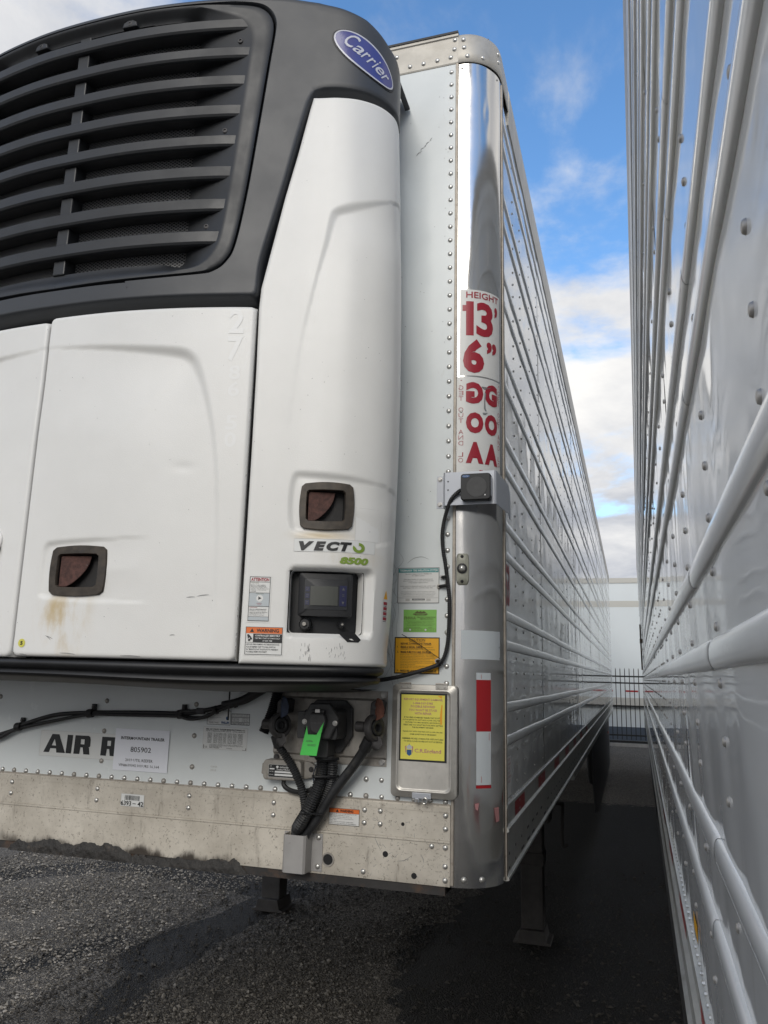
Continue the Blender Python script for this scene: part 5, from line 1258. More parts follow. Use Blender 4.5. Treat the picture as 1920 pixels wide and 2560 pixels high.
NT = sticker(dr, 'bright yellow damage notice with black border', yl, (-.303, 1.4925, -.1515, 1.6985), 'ink_black',
        [('r', 'report_yellow', .035, .028, .955, .972)]
        + [('t', 'ink_mauve', s, a, z0, b, z1, dict(bold=.02)) for s, a, b, z0, z1 in (('REPORT EQUIPMENT DAMAGE,', .09, .915, .883, .920), ('1-888-569-5985', .29, .71, .832, .866), ('POSSIBLE REWARD', .24, .755, .782, .818), ("YOU WON'T BE STUCK", .20, .80, .730, .766), ('WITH REPAIR', .32, .68, .680, .716))]
        + [('t', 'ink_olive', s, a, z0, b, z0+.024, dict(bold=.02)) for s, a, b, z0 in (('IF YOU FIND A DAMAGED TRAILER THAT IS DOT', .10, .86, .625), ("OUT OF SERVICE OR CAN'T HAUL A LOAD, CALL THE", .07, .86, .588), ('HOTLINE. YOU MAY RECEIVE A $20 PAYROLL', .13, .87, .552), ("CREDIT AND YOU WON'T BE STUCK WITH GETTING", .08, .915, .516), ('THE EQUIPMENT REPAIRED.', .27, .735, .480), ('PLEASE STAY WITH THE UNIT JUST SO WE CAN ASK', .08, .915, .418), ('SOME QUESTIONS IF NECESSARY.', .23, .79, .380), ('REMEMBER WE ARE LOOKING FOR UNITS NOT ABLE', .07, .93, .318), ('TO HAUL A LOAD OR ARE DOT OUT OF SERVICE.', .10, .915, .280))]
        + [('t', 'ink_mauve', 'C.R.England', .335, .115, .885, .185, dict(bold=.02))]
        + [('p', 'ink_blue', [(.17, .165), (.27, .165), (.27, .10), (.22, .075), (.17, .10)]), ('p', 'ink_label_grey', [(.18, .175), (.26, .175), (.28, .205), (.24, .235), (.20, .235), (.16, .205)]), ('p', 'ink_olive', [(.205, .24), (.235, .24), (.22, .255)]), ('p', 'ink_mauve', [(.13, .21), (.155, .225), (.16, .13), (.14, .12)]), ('p', 'ink_mauve', [(.28, .225), (.305, .21), (.295, .12), (.28, .13)])]
        + [('r', 'label_white', .185+.035*(k % 2), .145-.022*(k//2), .21+.035*(k % 2), .155-.022*(k//2)) for k in range(6)]
        + [('p', 'orange_tear', [(.80, .965), (.90, .965), (.885, .925), (.85, .945)]), ('p', 'orange_tear', [(.885, .83), (.905, .835), (.90, .55), (.87, .54), (.855, .62), (.86, .71)])], name='notice')

# paper sheet taped on the front
PS = thing('paper_sheet', 'white printed paper sheet taped over the air ride letters', 'paper', (-1.242, -.003, 1.403))
pmap = lambda x, z, h: (x+.0*(z-1.47), -.0032-h-.0015*sin((x+1.35)*11)*sin((z-1.40)*14), z)
sh = MB(); quad(sh, pmap, 0, -1.3515, 1.403, -1.1335, 1.5425, 10, 8); sh.build('sheet', 'paper_white', PS, smooth=True)
m = MB(); put_text(m, pmap, .0008, 'INTERMOUNTAIN TRAILER', -1.327, 1.5065, -1.151, 1.517, bold=.025); put_text(m, pmap, .0008, '805902', -1.284, 1.466, -1.202, 1.483, bold=.0)
put_text(m, pmap, .0008, '2019 UTIL REEFER', -1.302, 1.434, -1.192, 1.4435); put_text(m, pmap, .0008, 'VIN#639342 HOURS 16,164', -1.328, 1.415, -1.166, 1.4255); m.build('lettering', 'ink_black', PS)

# mounting plate for the sockets
PL = MB(); PL.prism([(-.001, 1.468), (-.0045, 1.468), (-.0045, 1.489), (-.012, 1.496), (-.012, 1.668), (-.0045, 1.675), (-.0045, 1.699), (-.001, 1.699)], lambda y, z: (-.738, y, z), lambda y, z: (-.3505, y, z))
sp_ = PL.build('socket_plate', 'plate_alu', A)
def hexbolt(parent, c, r=.0075, h=.005, axis=(0, -1, 0), mat='bolt_zinc', washer=True):
    m = MB(); c = Vector(c); ax = Vector(axis)
    if washer: m.cyl(c, ax, r*1.45, .0012, 16)
    m.cyl(c+ax*.001, ax, r, h, 6); return m.build('bolt', mat, parent, bevel=.0008)
for x, z, mt in ((-.3635, 1.6885, 'bolt_zinc'), (-.3645, 1.480, 'bolt_zinc'), (-.727, 1.478, 'old_iron'), (-.725, 1.688, 'old_iron')): hexbolt(sp_, (x, -.0045, z), mat=mt)

# connector box (seven-way socket)
J = thing('connector_box', 'black octagonal trailer socket box with flap lid above the hoses', 'socket', (-.53, -.012, 1.50))
oct_ = [(-.606, 1.645), (-.585, 1.667), (-.487, 1.668), (-.461, 1.643), (-.459, 1.556), (-.497, 1.504), (-.585, 1.506), (-.606, 1.53)]
m = MB(); m.prism(oct_, lambda a, b: (a, -.012, b), lambda a, b: (a, -.030, b)); m.f = [tuple(reversed(f)) for f in m.f]; m.build('flange', 'conn_black', J, bevel=.003)
m = MB(); m.prism(rrect(-.592, 1.550, -.477, 1.640, .012, 4), lambda a, b: (a, -.028, b), lambda a, b: (a, -.118, b)); m.f = [tuple(reversed(f)) for f in m.f]; m.build('housing', 'conn_black', J, bevel=.004)
m = MB(); m.prism(rrect(-.606, 1.552, -.58, 1.634, .004, 3), lambda a, b: (a, -.085, b), lambda a, b: (a, -.128, b)); m.f = [tuple(reversed(f)) for f in m.f]; m.build('side_lug', 'conn_black', J, bevel=.003)
hexp = [(-.592, 1.609), (-.562, 1.660), (-.499, 1.661), (-.466, 1.615), (-.495, 1.554), (-.558, 1.550)]
m = MB(); m.prism(hexp, lambda a, b: (a, -.112, b), lambda a, b: (a, -.136, b)); m.f = [tuple(reversed(f)) for f in m.f]; m.build('face_plate', 'conn_black', J, bevel=.005)
m = MB(); m.prism([(-.553, 1.632), (-.507, 1.630), (-.501, 1.603), (-.513, 1.574), (-.531, 1.566), (-.550, 1.574), (-.559, 1.602)], lambda a, b: (a, -.134, b), lambda a, b: (a, -.158, b)); m.f = [tuple(reversed(f)) for f in m.f]; ld = m.build('lid', 'conn_black', J, bevel=.006)
m = MB(); m.tube([(-.551, -.148, 1.637), (-.509, -.148, 1.636)], .006, 10, False); m.build('lid_hinge', 'conn_black', J)
m = MB(); m.box((-.538, -.155, 1.632), (-.522, -.146, 1.643)); m.build('spring', 'bolt_zinc', ld, bevel=.001)
for c in ((-.579, -.136, 1.603), (-.478, -.136, 1.602)): hexbolt(J, c, .0058, .004)
for c in ((-.475, -.030, 1.647), (-.477, -.030, 1.540)): hexbolt(J, c, .0065, .004, mat='old_iron')
m = MB(); m.prism(rrect(-.577, 1.494, -.513, 1.552, .006, 3), lambda a, b: (a, -.03, b), lambda a, b: (a, -.098, b)); m.f = [tuple(reversed(f)) for f in m.f]; m.build('spout', 'conn_black', J, bevel=.005)
m = MB(); m.cyl((-.530, -.062, 1.498), (0, 0, -1), .026, .016, 18); m.build('collar', 'conn_black', J, bevel=.002)
put = MB(); put_text(put, lambda x, z, h: (x, -.158-h, z), .0008, 'PHILLIPS', -.548, 1.599, -.513, 1.604); put.build('lid_lettering', 'ink_grey', ld)

# green tag
TG = thing('green_tag', 'bright green paper tag hanging from the socket lid with handwriting', 'tag', (-.55, -.16, 1.505))
tm = lambda x, z, h: (x, -.1605-h-.004*sin((1.60-z)*18), z)
m = MB(); poly = [(-.560, 1.590), (-.549, 1.573), (-.534, 1.5655), (-.520, 1.567), (-.510, 1.585), (-.5055, 1.605), (-.514, 1.555), (-.523, 1.5055), (-.577, 1.509), (-.568, 1.55)]
strips = []
zs_ = np.linspace(1.5063, 1.605, 22)
def tag_span(z):
    l = np.interp(z, [1.506, 1.59], [-.5775, -.5605]); r = np.interp(z, [1.506, 1.605], [-.5235, -.5055]); return l, r
for z0, z1 in zip(zs_, zs_[1:]):
    l0, r0 = tag_span(z0); l1, r1 = tag_span(z1); zm = (z0+z1)/2
    if zm < 1.566: m.add([tm(l0, z0, 0), tm(r0, z0, 0), tm(r1, z1, 0), tm(l1, z1, 0)], [(0, 1, 2, 3)])
    else:
        wl = max(0, .012*(1.592-zm)/.026); wr = max(.001, .016*(1.606-zm)/.04)
        if wl > .0006: m.add([tm(l0, z0, 0), tm(l0+wl, z0, 0), tm(l1+wl*.8, z1, 0), tm(l1, z1, 0)], [(0, 1, 2, 3)])
        m.add([tm(r0-wr, z0, 0), tm(r0, z0, 0), tm(r1, z1, 0), tm(r1-wr*.9, z1, 0)], [(0, 1, 2, 3)])
m.build('tag_sheet', 'tag_green', TG)
m = MB(); put_text(m, tm, .0009, 'RMR4n', -.559, 1.5455, -.537, 1.5505, shear=.35); put_text(m, tm, .0009, '10/10/25', -.5545, 1.5335, -.527, 1.5395, shear=.3); m.build('handwriting', 'ink_grey', TG)

# gladhands
def gladhand(name, label, ctr, flip, paint, tilt):
    G = thing(name, label, 'gladhand', (ctr[0], -.02, ctr[1]-.05), 'air line couplings')
    s = -1 if flip else 1; cx, cz = ctr
    X = lambda a: cx+s*a
    # mounting arm standing off the plate
    m = MB(); m.prism([(-.012, .030), (.018, .040), (.022, .078), (.006, .085), (-.010, .075)], lambda a, b: (X(a), -.012, cz+b), lambda a, b: (X(a), -.085, cz+b)); m.build('mount_arm', 'old_iron', G, bevel=.004)
    # body: thick disc facing sideways and outwards
    n = Vector((s*tilt, -sqrt(1-tilt*tilt), .10)).normalized(); w = (Vector((0, 0, 1))-n*n.z).normalized(); u = w.cross(n)
    c = Vector((X(.004), -.085, cz))
    def disc(c, prof, N=26, ez=1.0): return [[c+n*h+u*r*cos(2*pi*k/N)+w*r*ez*sin(2*pi*k/N) for k in range(N)] for r, h in prof]
    m = MB(); m.rings(disc(c, ((.001, -.014), (.030, -.014), (.035, -.010), (.035, .010), (.032, .014), (.024, .014), (.022, .008)), 26, 1.15), True, True, False); m.build('coupling_body', 'old_iron', G, smooth=True, angle=40)
    m = MB(); m.rings(disc(c, ((.0225, .009), (.0225, .017), (.017, .019), (.011, .016), (.010, .004), (.001, .004))), True, False, True); m.build('rubber_seal', 'black_rubber', G, smooth=True, angle=50)
    # hooked ear plate above the seal
    m = MB(); ear = [(-.010, .020), (.012, .026), (.034, .034), (.040, .058), (.028, .082), (.006, .090), (-.006, .070)]
    m.prism(ear, lambda a, b: c+u*(-s)*0+n*.012+Vector((X(a)-X(0), 0, 0))*.55+w*b, lambda a, b: c+n*.022+Vector((X(a)-X(0), 0, 0))*.55+w*b); m.build('ear_plate', paint, G, bevel=.002)
    # lower detent lug and inlet stub
    m = MB(); m.prism([(-.016, -.02), (.014, -.024), (.020, -.052), (.004, -.068), (-.012, -.055)], lambda a, b: c-n*.010+Vector((X(a)-X(0), 0, 0))+w*b, lambda a, b: c+n*.010+Vector((X(a)-X(0), 0, 0))+w*b); m.build('detent_lug', 'old_iron', G, bevel=.004)
    m = MB(); m.cyl(c-u*.0+Vector((-s*.030, .0, .002)), Vector((-s, .12, 0)), .016, .030, 16); m.build('inlet_stub', 'old_iron', G, bevel=.003)
    hexbolt(G, (X(.006), -.086, cz+.062), .006, .004, mat='old_iron')
    return G
gladhand('gladhand', 'dark air coupling with blue ear plate left of the socket', (-.688, 1.585), False, 'blue_iron', .70)
gladhand('gladhand', 'dark air coupling with rust brown ear plate right of the socket', (-.372, 1.590), False, 'rust_iron', .86)

# hoses down to the guide
def hose(label, pts, r, ridge=.0, mat='hose_rubber', group='hoses', name='air_hose', step=.0035):
    T = thing(name, label, 'hose', pts[-1], group)
    m = MB(); m.tube(pts, r, 12, True, ridge or None, step if ridge else .012); m.build('hose_sleeve', mat, T, smooth=not ridge, angle=180 if not ridge else 60)
    return T
H1 = hose('corrugated hose from the blue coupling to the hose guide', [(-.700, -.075, 1.548), (-.697, -.068, 1.525), (-.675, -.06, 1.495), (-.648, -.058, 1.46), (-.614, -.058, 1.40), (-.600, -.055, 1.345), (-.600, -.050, 1.30), (-.606, -.030, 1.255), (-.606, -.024, 1.2)], .0125, .10)
H2 = hose('thick corrugated hose under the socket, left of the pair', [(-.545, -.062, 1.490), (-.543, -.062, 1.455), (-.552, -.068, 1.405), (-.583, -.075, 1.33), (-.612, -.066, 1.285), (-.630, -.034, 1.262), (-.637, -.026, 1.20)], .0185, .08)
H3 = hose('thick corrugated hose under the socket, right of the pair', [(-.512, -.055, 1.490), (-.513, -.052, 1.45), (-.522, -.045, 1.405), (-.548, -.04, 1.345), (-.583, -.036, 1.285), (-.606, -.030, 1.25), (-.610, -.022, 1.2)], .0165, .08)
H4 = hose('smooth black hose slanting from the brown coupling to the guide', [(-.388, -.080, 1.548), (-.400, -.072, 1.527), (-.440, -.060, 1.472), (-.500, -.052, 1.398), (-.545, -.046, 1.33), (-.570, -.042, 1.292), (-.602, -.034, 1.252), (-.609, -.024, 1.20)], .0155)
for T, p0, p1, r in ((H1, (-.702, -.076, 1.553), (-.692, -.066, 1.516), .0165), (H4, (-.383, -.083, 1.556), (-.403, -.071, 1.523), .0190)):
    m = MB(); m.tube([p0, p1], r, 12, False); m.build('end_cuff', 'black_rubber', T, bevel=.002)
def band(parent, pts, r):
    m = MB(); m.tube(pts, r, 6, True); m.build('cable_tie', 'black_plastic', parent)
band(H2, [(-.568, -.075, 1.437), (-.555, -.094, 1.436), (-.528, -.085, 1.436), (-.500, -.062, 1.436), (-.492, -.05, 1.437)], .004)
band(H2, [(-.604, -.06, 1.334), (-.590, -.098, 1.330), (-.565, -.08, 1.325), (-.535, -.058, 1.322)], .004)
band(H2, [(-.566, -.062, 1.490), (-.545, -.090, 1.489), (-.512, -.082, 1.489), (-.492, -.055, 1.490)], .005)
# hose guide channel
GD = thing('hose_guide', 'grey steel channel bolted to the sill holding the hoses', 'bracket', (-.625, -.02, 1.145))
m = MB(); x0, x1 = -.666, -.591
m.rings([[(a, b, z) for a, b in ((-.684, -.0050), (x0, -.0050), (x0+.002, -.052), (x0+.008, -.0575), (x1-.008, -.0575), (x1-.002, -.052), (x1, -.0050), (-.553, -.0050), (-.553, -.0078), (x1+.002, -.0078), (x1+.0005, -.054), (x1-.006, -.0605), (x0+.006, -.0605), (x0-.0005, -.054), (x0-.002, -.0078), (-.684, -.0078))] for z in (1.143, 1.254)], True, True, True)
m.f = [tuple(reversed(f)) for f in m.f]; m.build('channel', 'guide_grey', GD)
for x, z in ((-.673, 1.240), (-.673, 1.163), (-.567, 1.243), (-.567, 1.158)): rivet(GD, RIV, (x, -.0078, z), 0, 'bolt')

# sensor box
SB = thing('sensor_box', 'small grey module with black data label left of the hoses', 'sensor', (-.68, -.01, 1.41))
m = MB(); body = [(-.748, 1.411), (-.625, 1.413), (-.619, 1.425), (-.622, 1.468), (-.63, 1.475), (-.748, 1.474), (-.754, 1.465), (-.754, 1.42)]
m.prism(body, lambda a, b: (a, -.001, b), lambda a, b: (a, -.048, b)); m.f = [tuple(reversed(f)) for f in m.f]; m.build('case', 'sensor_grey', SB, bevel=.005)
for lug in ([(-.772, 1.426), (-.75, 1.416), (-.75, 1.468), (-.770, 1.458)], [(-.622, 1.416), (-.598, 1.421), (-.582, 1.432), (-.580, 1.456), (-.600, 1.470), (-.622, 1.472)]):
    m = MB(); m.prism(lug, lambda a, b: (a, -.001, b), lambda a, b: (a, -.022, b)); m.f = [tuple(reversed(f)) for f in m.f]; m.build('lug', 'sensor_grey', SB, bevel=.003)
hexbolt(SB, (-.596, -.022, 1.448), .006, .004, mat='old_iron')
sl = lambda x, z, h: (x, -.048-h, z)
sticker(SB, 'black data label with white print', sl, (-.733, 1.421, -.640, 1.460), 'ink_black', [('o', 'ink_white', 0, 0, 1, 1, .0006), ('t', 'ink_white', 'omnitracs', .42, .74, .95, .90, dict(bold=.01)), ('p', 'ink_white', [(.33+.05*cos(a), .82+.1*sin(a)) for a in np.linspace(0, 2*pi, 9)[:-1]]), ('t', 'ink_white', 'TrailerTRACS', .30, .56, .85, .68, dict(bold=.02)), ('t', 'ink_white', 'CE', .05, .82, .12, .92), ('r', 'ink_white', .04, .60, .22, .70), ('t', 'ink_white', 'PART NO.', .03, .40, .2, .48), ('r', 'ink_white', .24, .36, .96, .50), ('t', 'ink_white', 'SER NO.', .03, .16, .2, .24), ('r', 'ink_white', .24, .12, .96, .28)], name='data_label')
m = MB(); m.tube([(-.690, -.022, 1.412), (-.688, -.024, 1.395), (-.670, -.026, 1.383), (-.640, -.03, 1.378), (-.612, -.03, 1.381), (-.590, -.03, 1.388)], .0075, 8); m.tube([(-.59, -.03, 1.388), (-.578, -.032, 1.392), (-.566, -.04, 1.40)], lambda t: .010-.004*t, 8); m.build('lead', 'black_rubber', SB, smooth=True)
m = MB(); m.tube([(-.572, -.035, 1.395), (-.578, -.045, 1.420), (-.572, -.055, 1.450), (-.556, -.06, 1.485)], .0016, 6); m.build('thin_wire', 'blue_iron', SB)

# telematics module on its bracket
TM = thing('telematics_module', 'square black antenna module on a grey bracket bent round the post', 'module', (-.09, -.05, 2.295))
zb0, zb1 = 2.2915, 2.4005
def strip_sheet(path, z0f, z1f, th, mat, name, par):
    m = MB(); n = len(path)
    nr = []
    for i in range(n):
        a = Vector(path[max(i-1, 0)]); b = Vector(path[min(i+1, n-1)]); d = (b-a).normalized(); nr.append(Vector((d.y, -d.x)))
    rows = []
    for i in range(n):
        p = Vector(path[i]); q = p-nr[i]*th
        rows.append([(p.x, p.y, z0f(i)), (p.x, p.y, z1f(i)), (q.x, q.y, z1f(i)), (q.x, q.y, z0f(i))])
    m.rings(rows, True, True, True); o = m.build(name, mat, par)
    bmx = bmesh.new(); bmx.from_mesh(o.data); bmesh.ops.recalc_face_normals(bmx, faces=bmx.faces); bmx.to_mesh(o.data); bmx.free(); return o
path = [(-.198, -.0035), (-.176, -.0035), (-.170, -.008), (-.166, -.045), (-.160, -.048), (.0, -.048), (.006, -.045), (.030, .060), (.030, .10)]
br = strip_sheet(path, lambda i: zb0-(0 if i < 7 else .012*(i-6)), lambda i: zb1-(0 if i < 7 else .025*(i-6)), .0025, 'bracket_grey', 'bracket', TM)
for z in (2.390, 2.304): hexbolt(br, (-.187, -.0035, z), .0062, .006)
for z in (2.370, 2.342): m = MB(); m.cyl((-.150, -.0478, z), (0, -1, 0), .0026, .0008, 10); m.build('hole', 'dark_body', br)
m = MB(); P = rrect(-.1025, 2.2995, -.0065, 2.3855, .009, 5); cx, cz = -.0545, 2.3425
m.rings([[(cx+(a-cx)*e, y, cz+(b-cz)*e) for a, b in P] for e, y in ((.96, -.050), (1.0, -.055), (1.0, -.075), (.985, -.0795), (.95, -.0815), (.6, -.0815), (.02, -.0815))], True, False, True); md = m.build('module_case', 'black_plastic', TM, smooth=True, angle=40)
m = MB(); m.rings([[(cx+.004+r*cos(2*pi*k/40), -.0815-h, cz-.002+r*sin(2*pi*k/40)) for k in range(40)] for r, h in ((.033, .0004), (.0325, .0010), (.02, .0010), (.001, .0010))], True, False, True); m.build('round_panel', 'conn_black', md, smooth=True)
m = MB(); m.add([(-.085+.0125*cos(a), -.0824, 2.3765+.0045*sin(a)) for a in np.linspace(0, 2*pi, 21)[:-1]], [tuple(range(20))]); bdg = m.build('small_badge', 'ink_blue', md)
m = MB(); put_text(m, lambda x, z, h: (x, -.0824-h, z), .0006, 'Carrier', -.0945, 2.3745, -.0755, 2.3790, shear=.2); m.build('lettering', 'logo_white', bdg)
m = MB(); m.cyl((-.0235, -.0815, 2.3135), (0, -1, 0), .0022, .001, 10); m.build('indicator', 'ink_white', md)
m = MB(); m.box((-.0085, -.073, 2.312), (-.0055, -.060, 2.374)); m.build('side_strip', 'bracket_grey', md, bevel=.001)

# cables
def cable(name, label, runs, mat='black_rubber', cat='cable'):
    T = thing(name, label, cat, runs[0][0][-1])
    for pts, r, ridge in runs:
        m = MB(); m.tube(pts, r, 10, True, ridge or None, .0032 if ridge else .012); m.build('cable_run', mat, T, smooth=not ridge, angle=180 if not ridge else 60)
    return T
c1 = [(-.098, -.070, 2.335), (-.112, -.062, 2.332), (-.140, -.052, 2.307), (-.165, -.025, 2.255), (-.175, -.016, 2.203), (-.172, -.015, 2.151), (-.164, -.015, 2.104), (-.156, -.016, 2.047), (-.150, -.017, 1.992), (-.150, -.017, 1.923), (-.154, -.017, 1.856), (-.163, -.018, 1.815), (-.176, -.019, 1.789)]
c1b = [(-.176, -.019, 1.789), (-.230, -.022, 1.769), (-.315, -.024, 1.745), (-.412, -.026, 1.729), (-.55, -.03, 1.717), (-.663, -.034, 1.711), (-.76, -.034, 1.708)]
CB = cable('module_cable', 'black corrugated cable curving down from the antenna module and under the unit', [(c1, .0062, .10), (c1b, .0068, .0)])
def pclip(parent, c, d, big=1.0, mat='bolt_zinc'):
    m = MB(); p = Vector((c[0], c[1], c[2])); q = p+Vector(d)
    m.tube([p+Vector((0, -.003, 0)), q], .0055*big, 8, False); cl = m.build('clamp', 'black_rubber', parent)
    hexbolt(cl, (q.x, -.0035, q.z), .0058*big, .007, mat=mat)
pclip(CB, (-.157, -.017, 2.063), (-.020, .010, .001)); pclip(CB, (-.154, -.017, 2.036), (-.032, .010, -.002), mat='rivet_dirty'); pclip(CB, (-.170, -.018, 1.795), (-.020, .010, .003))
m = MB(); m.tube([(-.172, -.026, 1.802), (-.215, -.016, 1.828), (-.262, -.010, 1.857), (-.306, -.012, 1.880)], .0011, 5); m.build('tie_tail', 'black_plastic', CB)
m = MB(); m.tube([(-.176+.011*cos(a)*.7, -.019+.010*sin(a), 1.793+.011*cos(a)) for a in np.linspace(0, 2*pi, 13)], .0030, 6, False); m.build('cable_tie', 'black_plastic', CB)
h1 = [(-2.10, -.020, 1.42), (-1.95, -.020, 1.468), (-1.836, -.020, 1.500), (-1.763, -.022, 1.523), (-1.735, -.022, 1.540), (-1.60, -.022, 1.579), (-1.457, -.022, 1.5925), (-1.36, -.022, 1.597), (-1.269, -.022, 1.600), (-1.18, -.022, 1.602), (-1.084, -.022, 1.604), (-1.035, -.024, 1.609), (-.934, -.028, 1.631), (-.848, -.032, 1.657), (-.790, -.034, 1.690), (-.752, -.034, 1.716)]
h2 = [(p[0], p[1]-.004, p[2]-.012) for p in h1[:3]] + [(-1.756, -.026, 1.523), (-1.597, -.026, 1.559), (-1.456, -.026, 1.586), (-1.36, -.027, 1.590), (-1.269, -.028, 1.592), (-1.18, -.028, 1.594), (-1.084, -.028, 1.595), (-1.03, -.030, 1.592), (-.98, -.032, 1.598), (-.93, -.034, 1.622), (-.848, -.038, 1.648), (-.785, -.038, 1.684), (-.745, -.036, 1.712)]
h3 = [(-1.086, -.034, 1.598), (-1.05, -.036, 1.588), (-1.01, -.036, 1.590), (-.96, -.036, 1.608), (-.90, -.036, 1.632), (-.83, -.036, 1.655)]
h4 = [(-1.08, -.034, 1.612), (-1.04, -.036, 1.614), (-1.00, -.036, 1.618), (-.95, -.034, 1.626), (-.89, -.034, 1.640)]
HN = cable('wiring_harness', 'bundle of black cables clipped across the front wall to the left', [(h1, .0078, 0), (h2, .0062, 0), (h3, .0055, 0), (h4, .0065, 0), ([(-.92, -.036, 1.640), (-.848, -.036, 1.655), (-.79, -.036, 1.688), (-.748, -.036, 1.718)], lambda t: .011+.009*t, 0)])
for x, z in ((-1.755, 1.530), (-1.452, 1.589), (-1.086, 1.600)):
    m = MB(); P = [(x+.014*cos(a)*.75, -.024-.014*sin(a)*0, z+.018*sin(a)) for a in np.linspace(0, 2*pi, 13)]
    m.tube([(x-.010, -.024, z), (x+.014, -.024, z+.003)], .0155, 12, False); cl = m.build('clamp', 'black_rubber', HN, bevel=.003)
    m = MB(); m.box((x-.004, -.012, z+.012), (x+.014, -.004, z+.034)); tb = m.build('tab', 'black_plastic', cl, bevel=.002)
    hexbolt(HN, (x+.005, -.012, z+.024), .0055, .005, mat='old_iron')
for (x, z) in ((-.945, 1.622), (-.875, 1.645)):
    m = MB(); m.tube([(x-.004, -.034, z-.002), (x+.004, -.034, z+.001)], .0145, 10, False); m.build('cable_tie', 'black_plastic', HN)
m = MB(); m.box((-1.016, -.044, 1.606), (-.985, -.030, 1.626)); m.build('plug', 'black_plastic', HN, bevel=.003)
m = MB(); m.box((-.8945, -.046, 1.590), (-.8885, -.0445, 1.712)); m.build('tie_tail', 'black_plastic', HN, bevel=.001)
LM = cable('split_loom', 'short ribbed black loom hanging down beside the blue coupling', [([(-.716, -.036, 1.722), (-.722, -.038, 1.68), (-.732, -.042, 1.632), (-.745, -.046, 1.59), (-.758, -.048, 1.558)], .0165, .09)], 'black_plastic')

# ------------------------------------------------------------------ neighbouring trailer on the right
BT = thing('neighbour_trailer', 'white ribbed trailer side wall running close along the right edge', 'trailer', (.4715+1.3, 5, 0))
DZ = -.075
def mapB(y, z, h): return (.4715+.0099*(y+1.65)-.012*(z-1.8)-h, y, z)
def warpB(mb):
    mb.v = [mapB(y, z, -x) for x, y, z in mb.v]; return mb
B0, B1 = -3.4, 14.0
edB = [B0] + [-.93+1.235*k-.05 for k in range(-1, 12)] + [B1]
colB = []
for i in range(len(edB)-1):
    s0, s1 = edB[i], edB[i+1]
    cs = [-2.36, -2.0] if False else [c for c in (s0+.05, s0+.36, s0+.70, s0+1.04, s1-.05) if c < s1]
    colB += cs
colB = sorted(set(round(c, 3) for c in [-2.70, -2.35, -2.005, -1.655, -1.295, -.945] + [c for c in colB if c > -.8]))
for i in range(len(edB)-1):
    s0, s1 = edB[i], edB[i+1]
    mm = side_sheet(s0, s1, 1.352+DZ, 3.925+DZ, [c for c in colB if s0-.2 < c < s1+.2], 70+i, -1, .018 if i < 5 else .05, .0013)
    warpB(mm).build('side_panel', 'side_white', BT, smooth=True, angle=180)
ribB = [z+DZ for z in RIBZ+[3.845]]
for i, z in enumerate(ribB):
    for k, (ya, yb) in enumerate(((B0, -1.62+.1*(i % 3)), (-1.62+.1*(i % 3), B1))):
        warpB(rib_mb(ya, yb, z, -1, .0148*(1+.04*k), .0066*(1+.06*k), 13, seed=40+i, end=.93)).build('rib', 'rib_white', BT, smooth=True, angle=180)
ptsB = column_rivets(colB, 1.353-.0, 3.83, .0525, ribB, .033)
ptsB.sort(key=lambda p: abs(p[0]+1.7)); nearB, farB = ptsB[:240], ptsB[240:]
RIVB = rivet_mesh('rivet_near', .0050, .0020, 'rivet_side', 12)
for y, z in nearB:
    if y > -2.3: rivet(BT, RIVB, mapB(y, z, .0004), -pi/2)
o = warpB(rivet_bunch(farB, -1)).build('side_rivets', 'rivet_side', BT, smooth=True); o['kind'] = 'stuff'
def profB(P, y0, y1, name, mat, n=12):
    m = MB(); m.rings([[mapB(y, z, x) for x, z in P] for y in np.linspace(y0, y1, n)], True, True, True); return m.build(name, mat, BT)
profB([(0, 3.918+DZ), (.005, 3.921+DZ), (.009, 3.99+DZ), (.010, 4.06+DZ), (.004, 4.085+DZ), (-.03, 4.108+DZ), (-.03, 3.92+DZ)], B0, B1, 'side_top_rail', 'cap_alu')
profB([(0, 1.136+DZ), (.012, 1.138+DZ), (.012, 1.146+DZ), (.0035, 1.152+DZ), (.0035, 1.276+DZ), (.012, 1.280+DZ), (.012, 1.288+DZ), (.0035, 1.294+DZ), (.0035, 1.345+DZ), (.007, 1.348+DZ), (.007, 1.356+DZ), (-.02, 1.357+DZ), (-.02, 1.136+DZ)], B0, B1, 'side_bottom_rail', 'side_rail_alu')
o = warpB(rivet_bunch([(B0+.045*i, 1.365+DZ) for i in range(200)], -1, .0045, .0025)).build('edge_rivets', 'rivet_alu', BT, smooth=True); o['kind'] = 'stuff'
o = warpB(rivet_bunch([(-2.0+.11*i, 1.215+DZ+.02*(i % 2)) for i in range(60)], -1, .007, .006)).build('rail_rivets', 'rivet_alu', BT, smooth=True); o['kind'] = 'stuff'
for y0 in (-1.25, -.55, .15, .85, 1.55):
    sticker(BT, None, mapB, (y0, 1.2955+DZ, y0+.28, 1.3425+DZ), 'tape_red', [], name='reflective_tape', h0=.0042)
m = MB(); m.add([mapB(a, b, .002) for a, b in ((-.98, 1.335), (-.88, 1.335), (-.88, 1.362), (-.98, 1.362))], [(0, 1, 2, 3)]); m.build('amber_sticker', 'caution_yellow', BT)
m = MB()
q = lambda x, y, z: (mapB(y, z, 0)[0]+x, y, z)
m.add([q(.03, B0, 4.03), q(2.57, B0, 4.03), q(2.57, B1, 4.03), q(.03, B1, 4.03)], [(0, 1, 2, 3)]); m.build('roof', 'roof_white', BT)
m = MB(); m.add([q(.02, B0, 1.065), q(2.58, B0, 1.065), q(2.58, B1, 1.065), q(.02, B1, 1.065)], [(3, 2, 1, 0)]); m.build('floor_underside', 'dark_steel', BT)
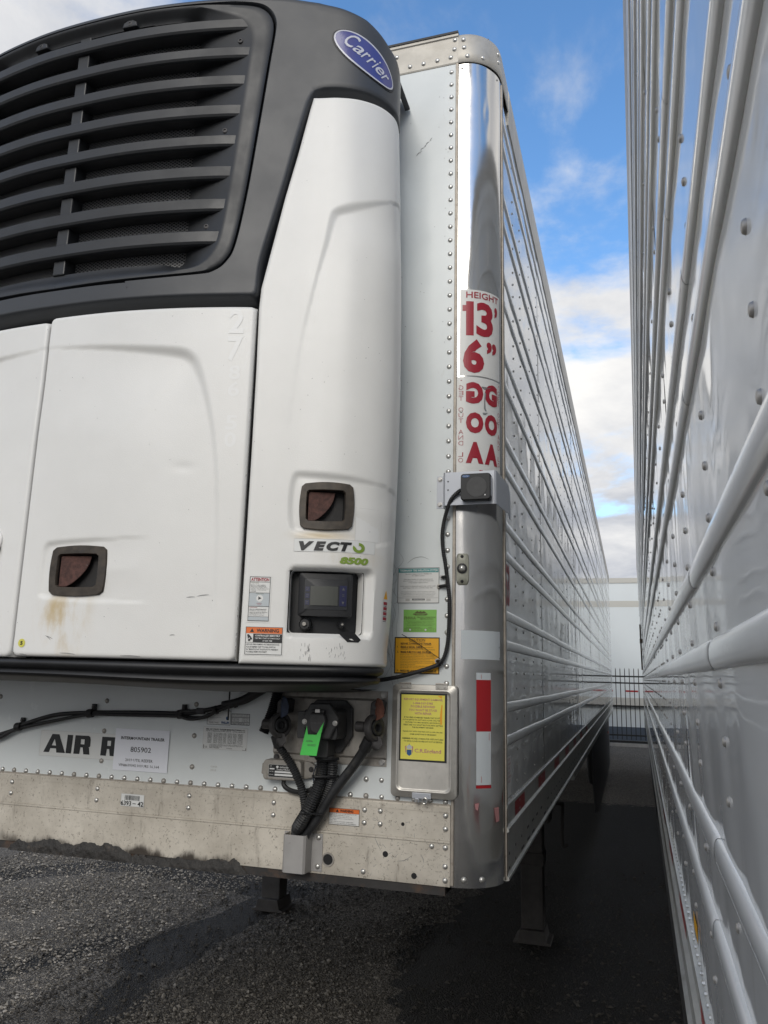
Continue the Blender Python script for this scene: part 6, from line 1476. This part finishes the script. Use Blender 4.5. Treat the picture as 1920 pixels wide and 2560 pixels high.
m = MB(); m.add([q(2.6, B0, 1.06), q(2.6, B1, 1.06), q(2.6, B1, 4.03), q(2.6, B0, 4.03)], [(0, 1, 2, 3)]); m.build('right_side_panel', 'side_white', BT)
for y in (B0, B1): m = MB(); m.add([q(.01, y, 1.06), q(2.6, y, 1.06), q(2.6, y, 4.03), q(.01, y, 4.03)], [(0, 1, 2, 3)]); m.build('end_wall', 'panel_white', BT)
m = MB(); m.prism([(1.2, 1.06), (13.5, 1.06), (13.5, .24), (1.6, .22)], lambda y, z: (mapB(y, z, -.06)[0], y, z), lambda y, z: (mapB(y, z, -.045)[0], y, z)); m.build('side_skirt', 'skirt_grey', BT)
m = MB(); m.tube([mapB(9.6, z, .02) for z in (2.55, 1.9)], .012, 6, False); m.box((mapB(9.6, 2.3, .035)[0], 9.58, 2.28), (mapB(9.6, 2.3, 0)[0], 9.64, 2.34)); m.build('door_hold_back', 'dark_steel', BT)

# ------------------------------------------------------------------ fence and far trailer
FY = 17.6; gz = float(ground_h(np.array(FY)))
FN = thing('picket_fence', 'black steel picket fence across the far end of the gap', 'fence', (0, FY, gz))
for i in range(64):
    x = -3.2+i*.105
    pm = MB(); pm.box((x-.009, FY-.009, gz+.12), (x+.009, FY+.009, gz+1.75)); pm.add([(x-.009, FY-.009, gz+1.75), (x+.009, FY-.009, gz+1.75), (x+.009, FY+.009, gz+1.75), (x-.009, FY+.009, gz+1.75), (x, FY, gz+1.79)], [(0, 1, 4), (1, 2, 4), (2, 3, 4), (3, 0, 4)]); pm.build('picket', 'fence_black', FN)
for z in (.22, 1.43, 1.585): m = MB(); m.box((-3.3, FY-.016, gz+z-.018), (3.6, FY+.016, gz+z+.018)); m.build('rail', 'fence_black', FN)
m = MB(); m.box((-3.3, FY-.05, gz+.02), (3.6, FY+.05, gz+.10)); m.build('bottom_beam', 'fence_black', FN)
CU = MB(); CU.box((-40, FY-.12, gz-.05), (40, FY-.055, gz+.045)); k_ = CU.build('kerb', 'concrete'); k_['kind'] = 'structure'
FT = thing('far_trailer', 'white trailer parked broadside beyond the picket fence', 'trailer', (0, 20, gz))
y = 19.0
m = MB(); m.box((-8, y, 1.22), (8, y+2.6, 4.25)); m.build('body', 'far_white', FT)
m = MB(); m.box((-8, y-.02, 4.25), (8, y+2.6, 4.38)); m.build('top_rail', 'far_rail', FT)
m = MB(); m.box((-8, y-.004, 3.62), (8, y+.01, 3.78)); m.build('stripe', 'far_rail', FT)
m = MB(); m.box((-8, y-.02, 1.12), (8, y+2.6, 1.31)); m.build('bottom_rail', 'far_rail', FT)
m = MB(); m.box((-8, y-.008, 1.09), (8, y+.3, 1.125)); m.build('rail_shadow_lip', 'fence_black', FT)
for x in np.arange(-6, 6, .62): m = MB(); m.box((x+.07, y-.006, 1.455), (x+.37, y+.002, 1.495)); m.build('reflective_tape', 'tape_red', FT)
m = MB(); m.box((-8, y+.1, .58), (8, y+.2, 1.1)); m.build('skirt', 'far_white', FT)
m = MB(); m.box((-8, y+.05, .2), (8, y+.25, .58)); m.build('skirt_base', 'far_blue', FT)
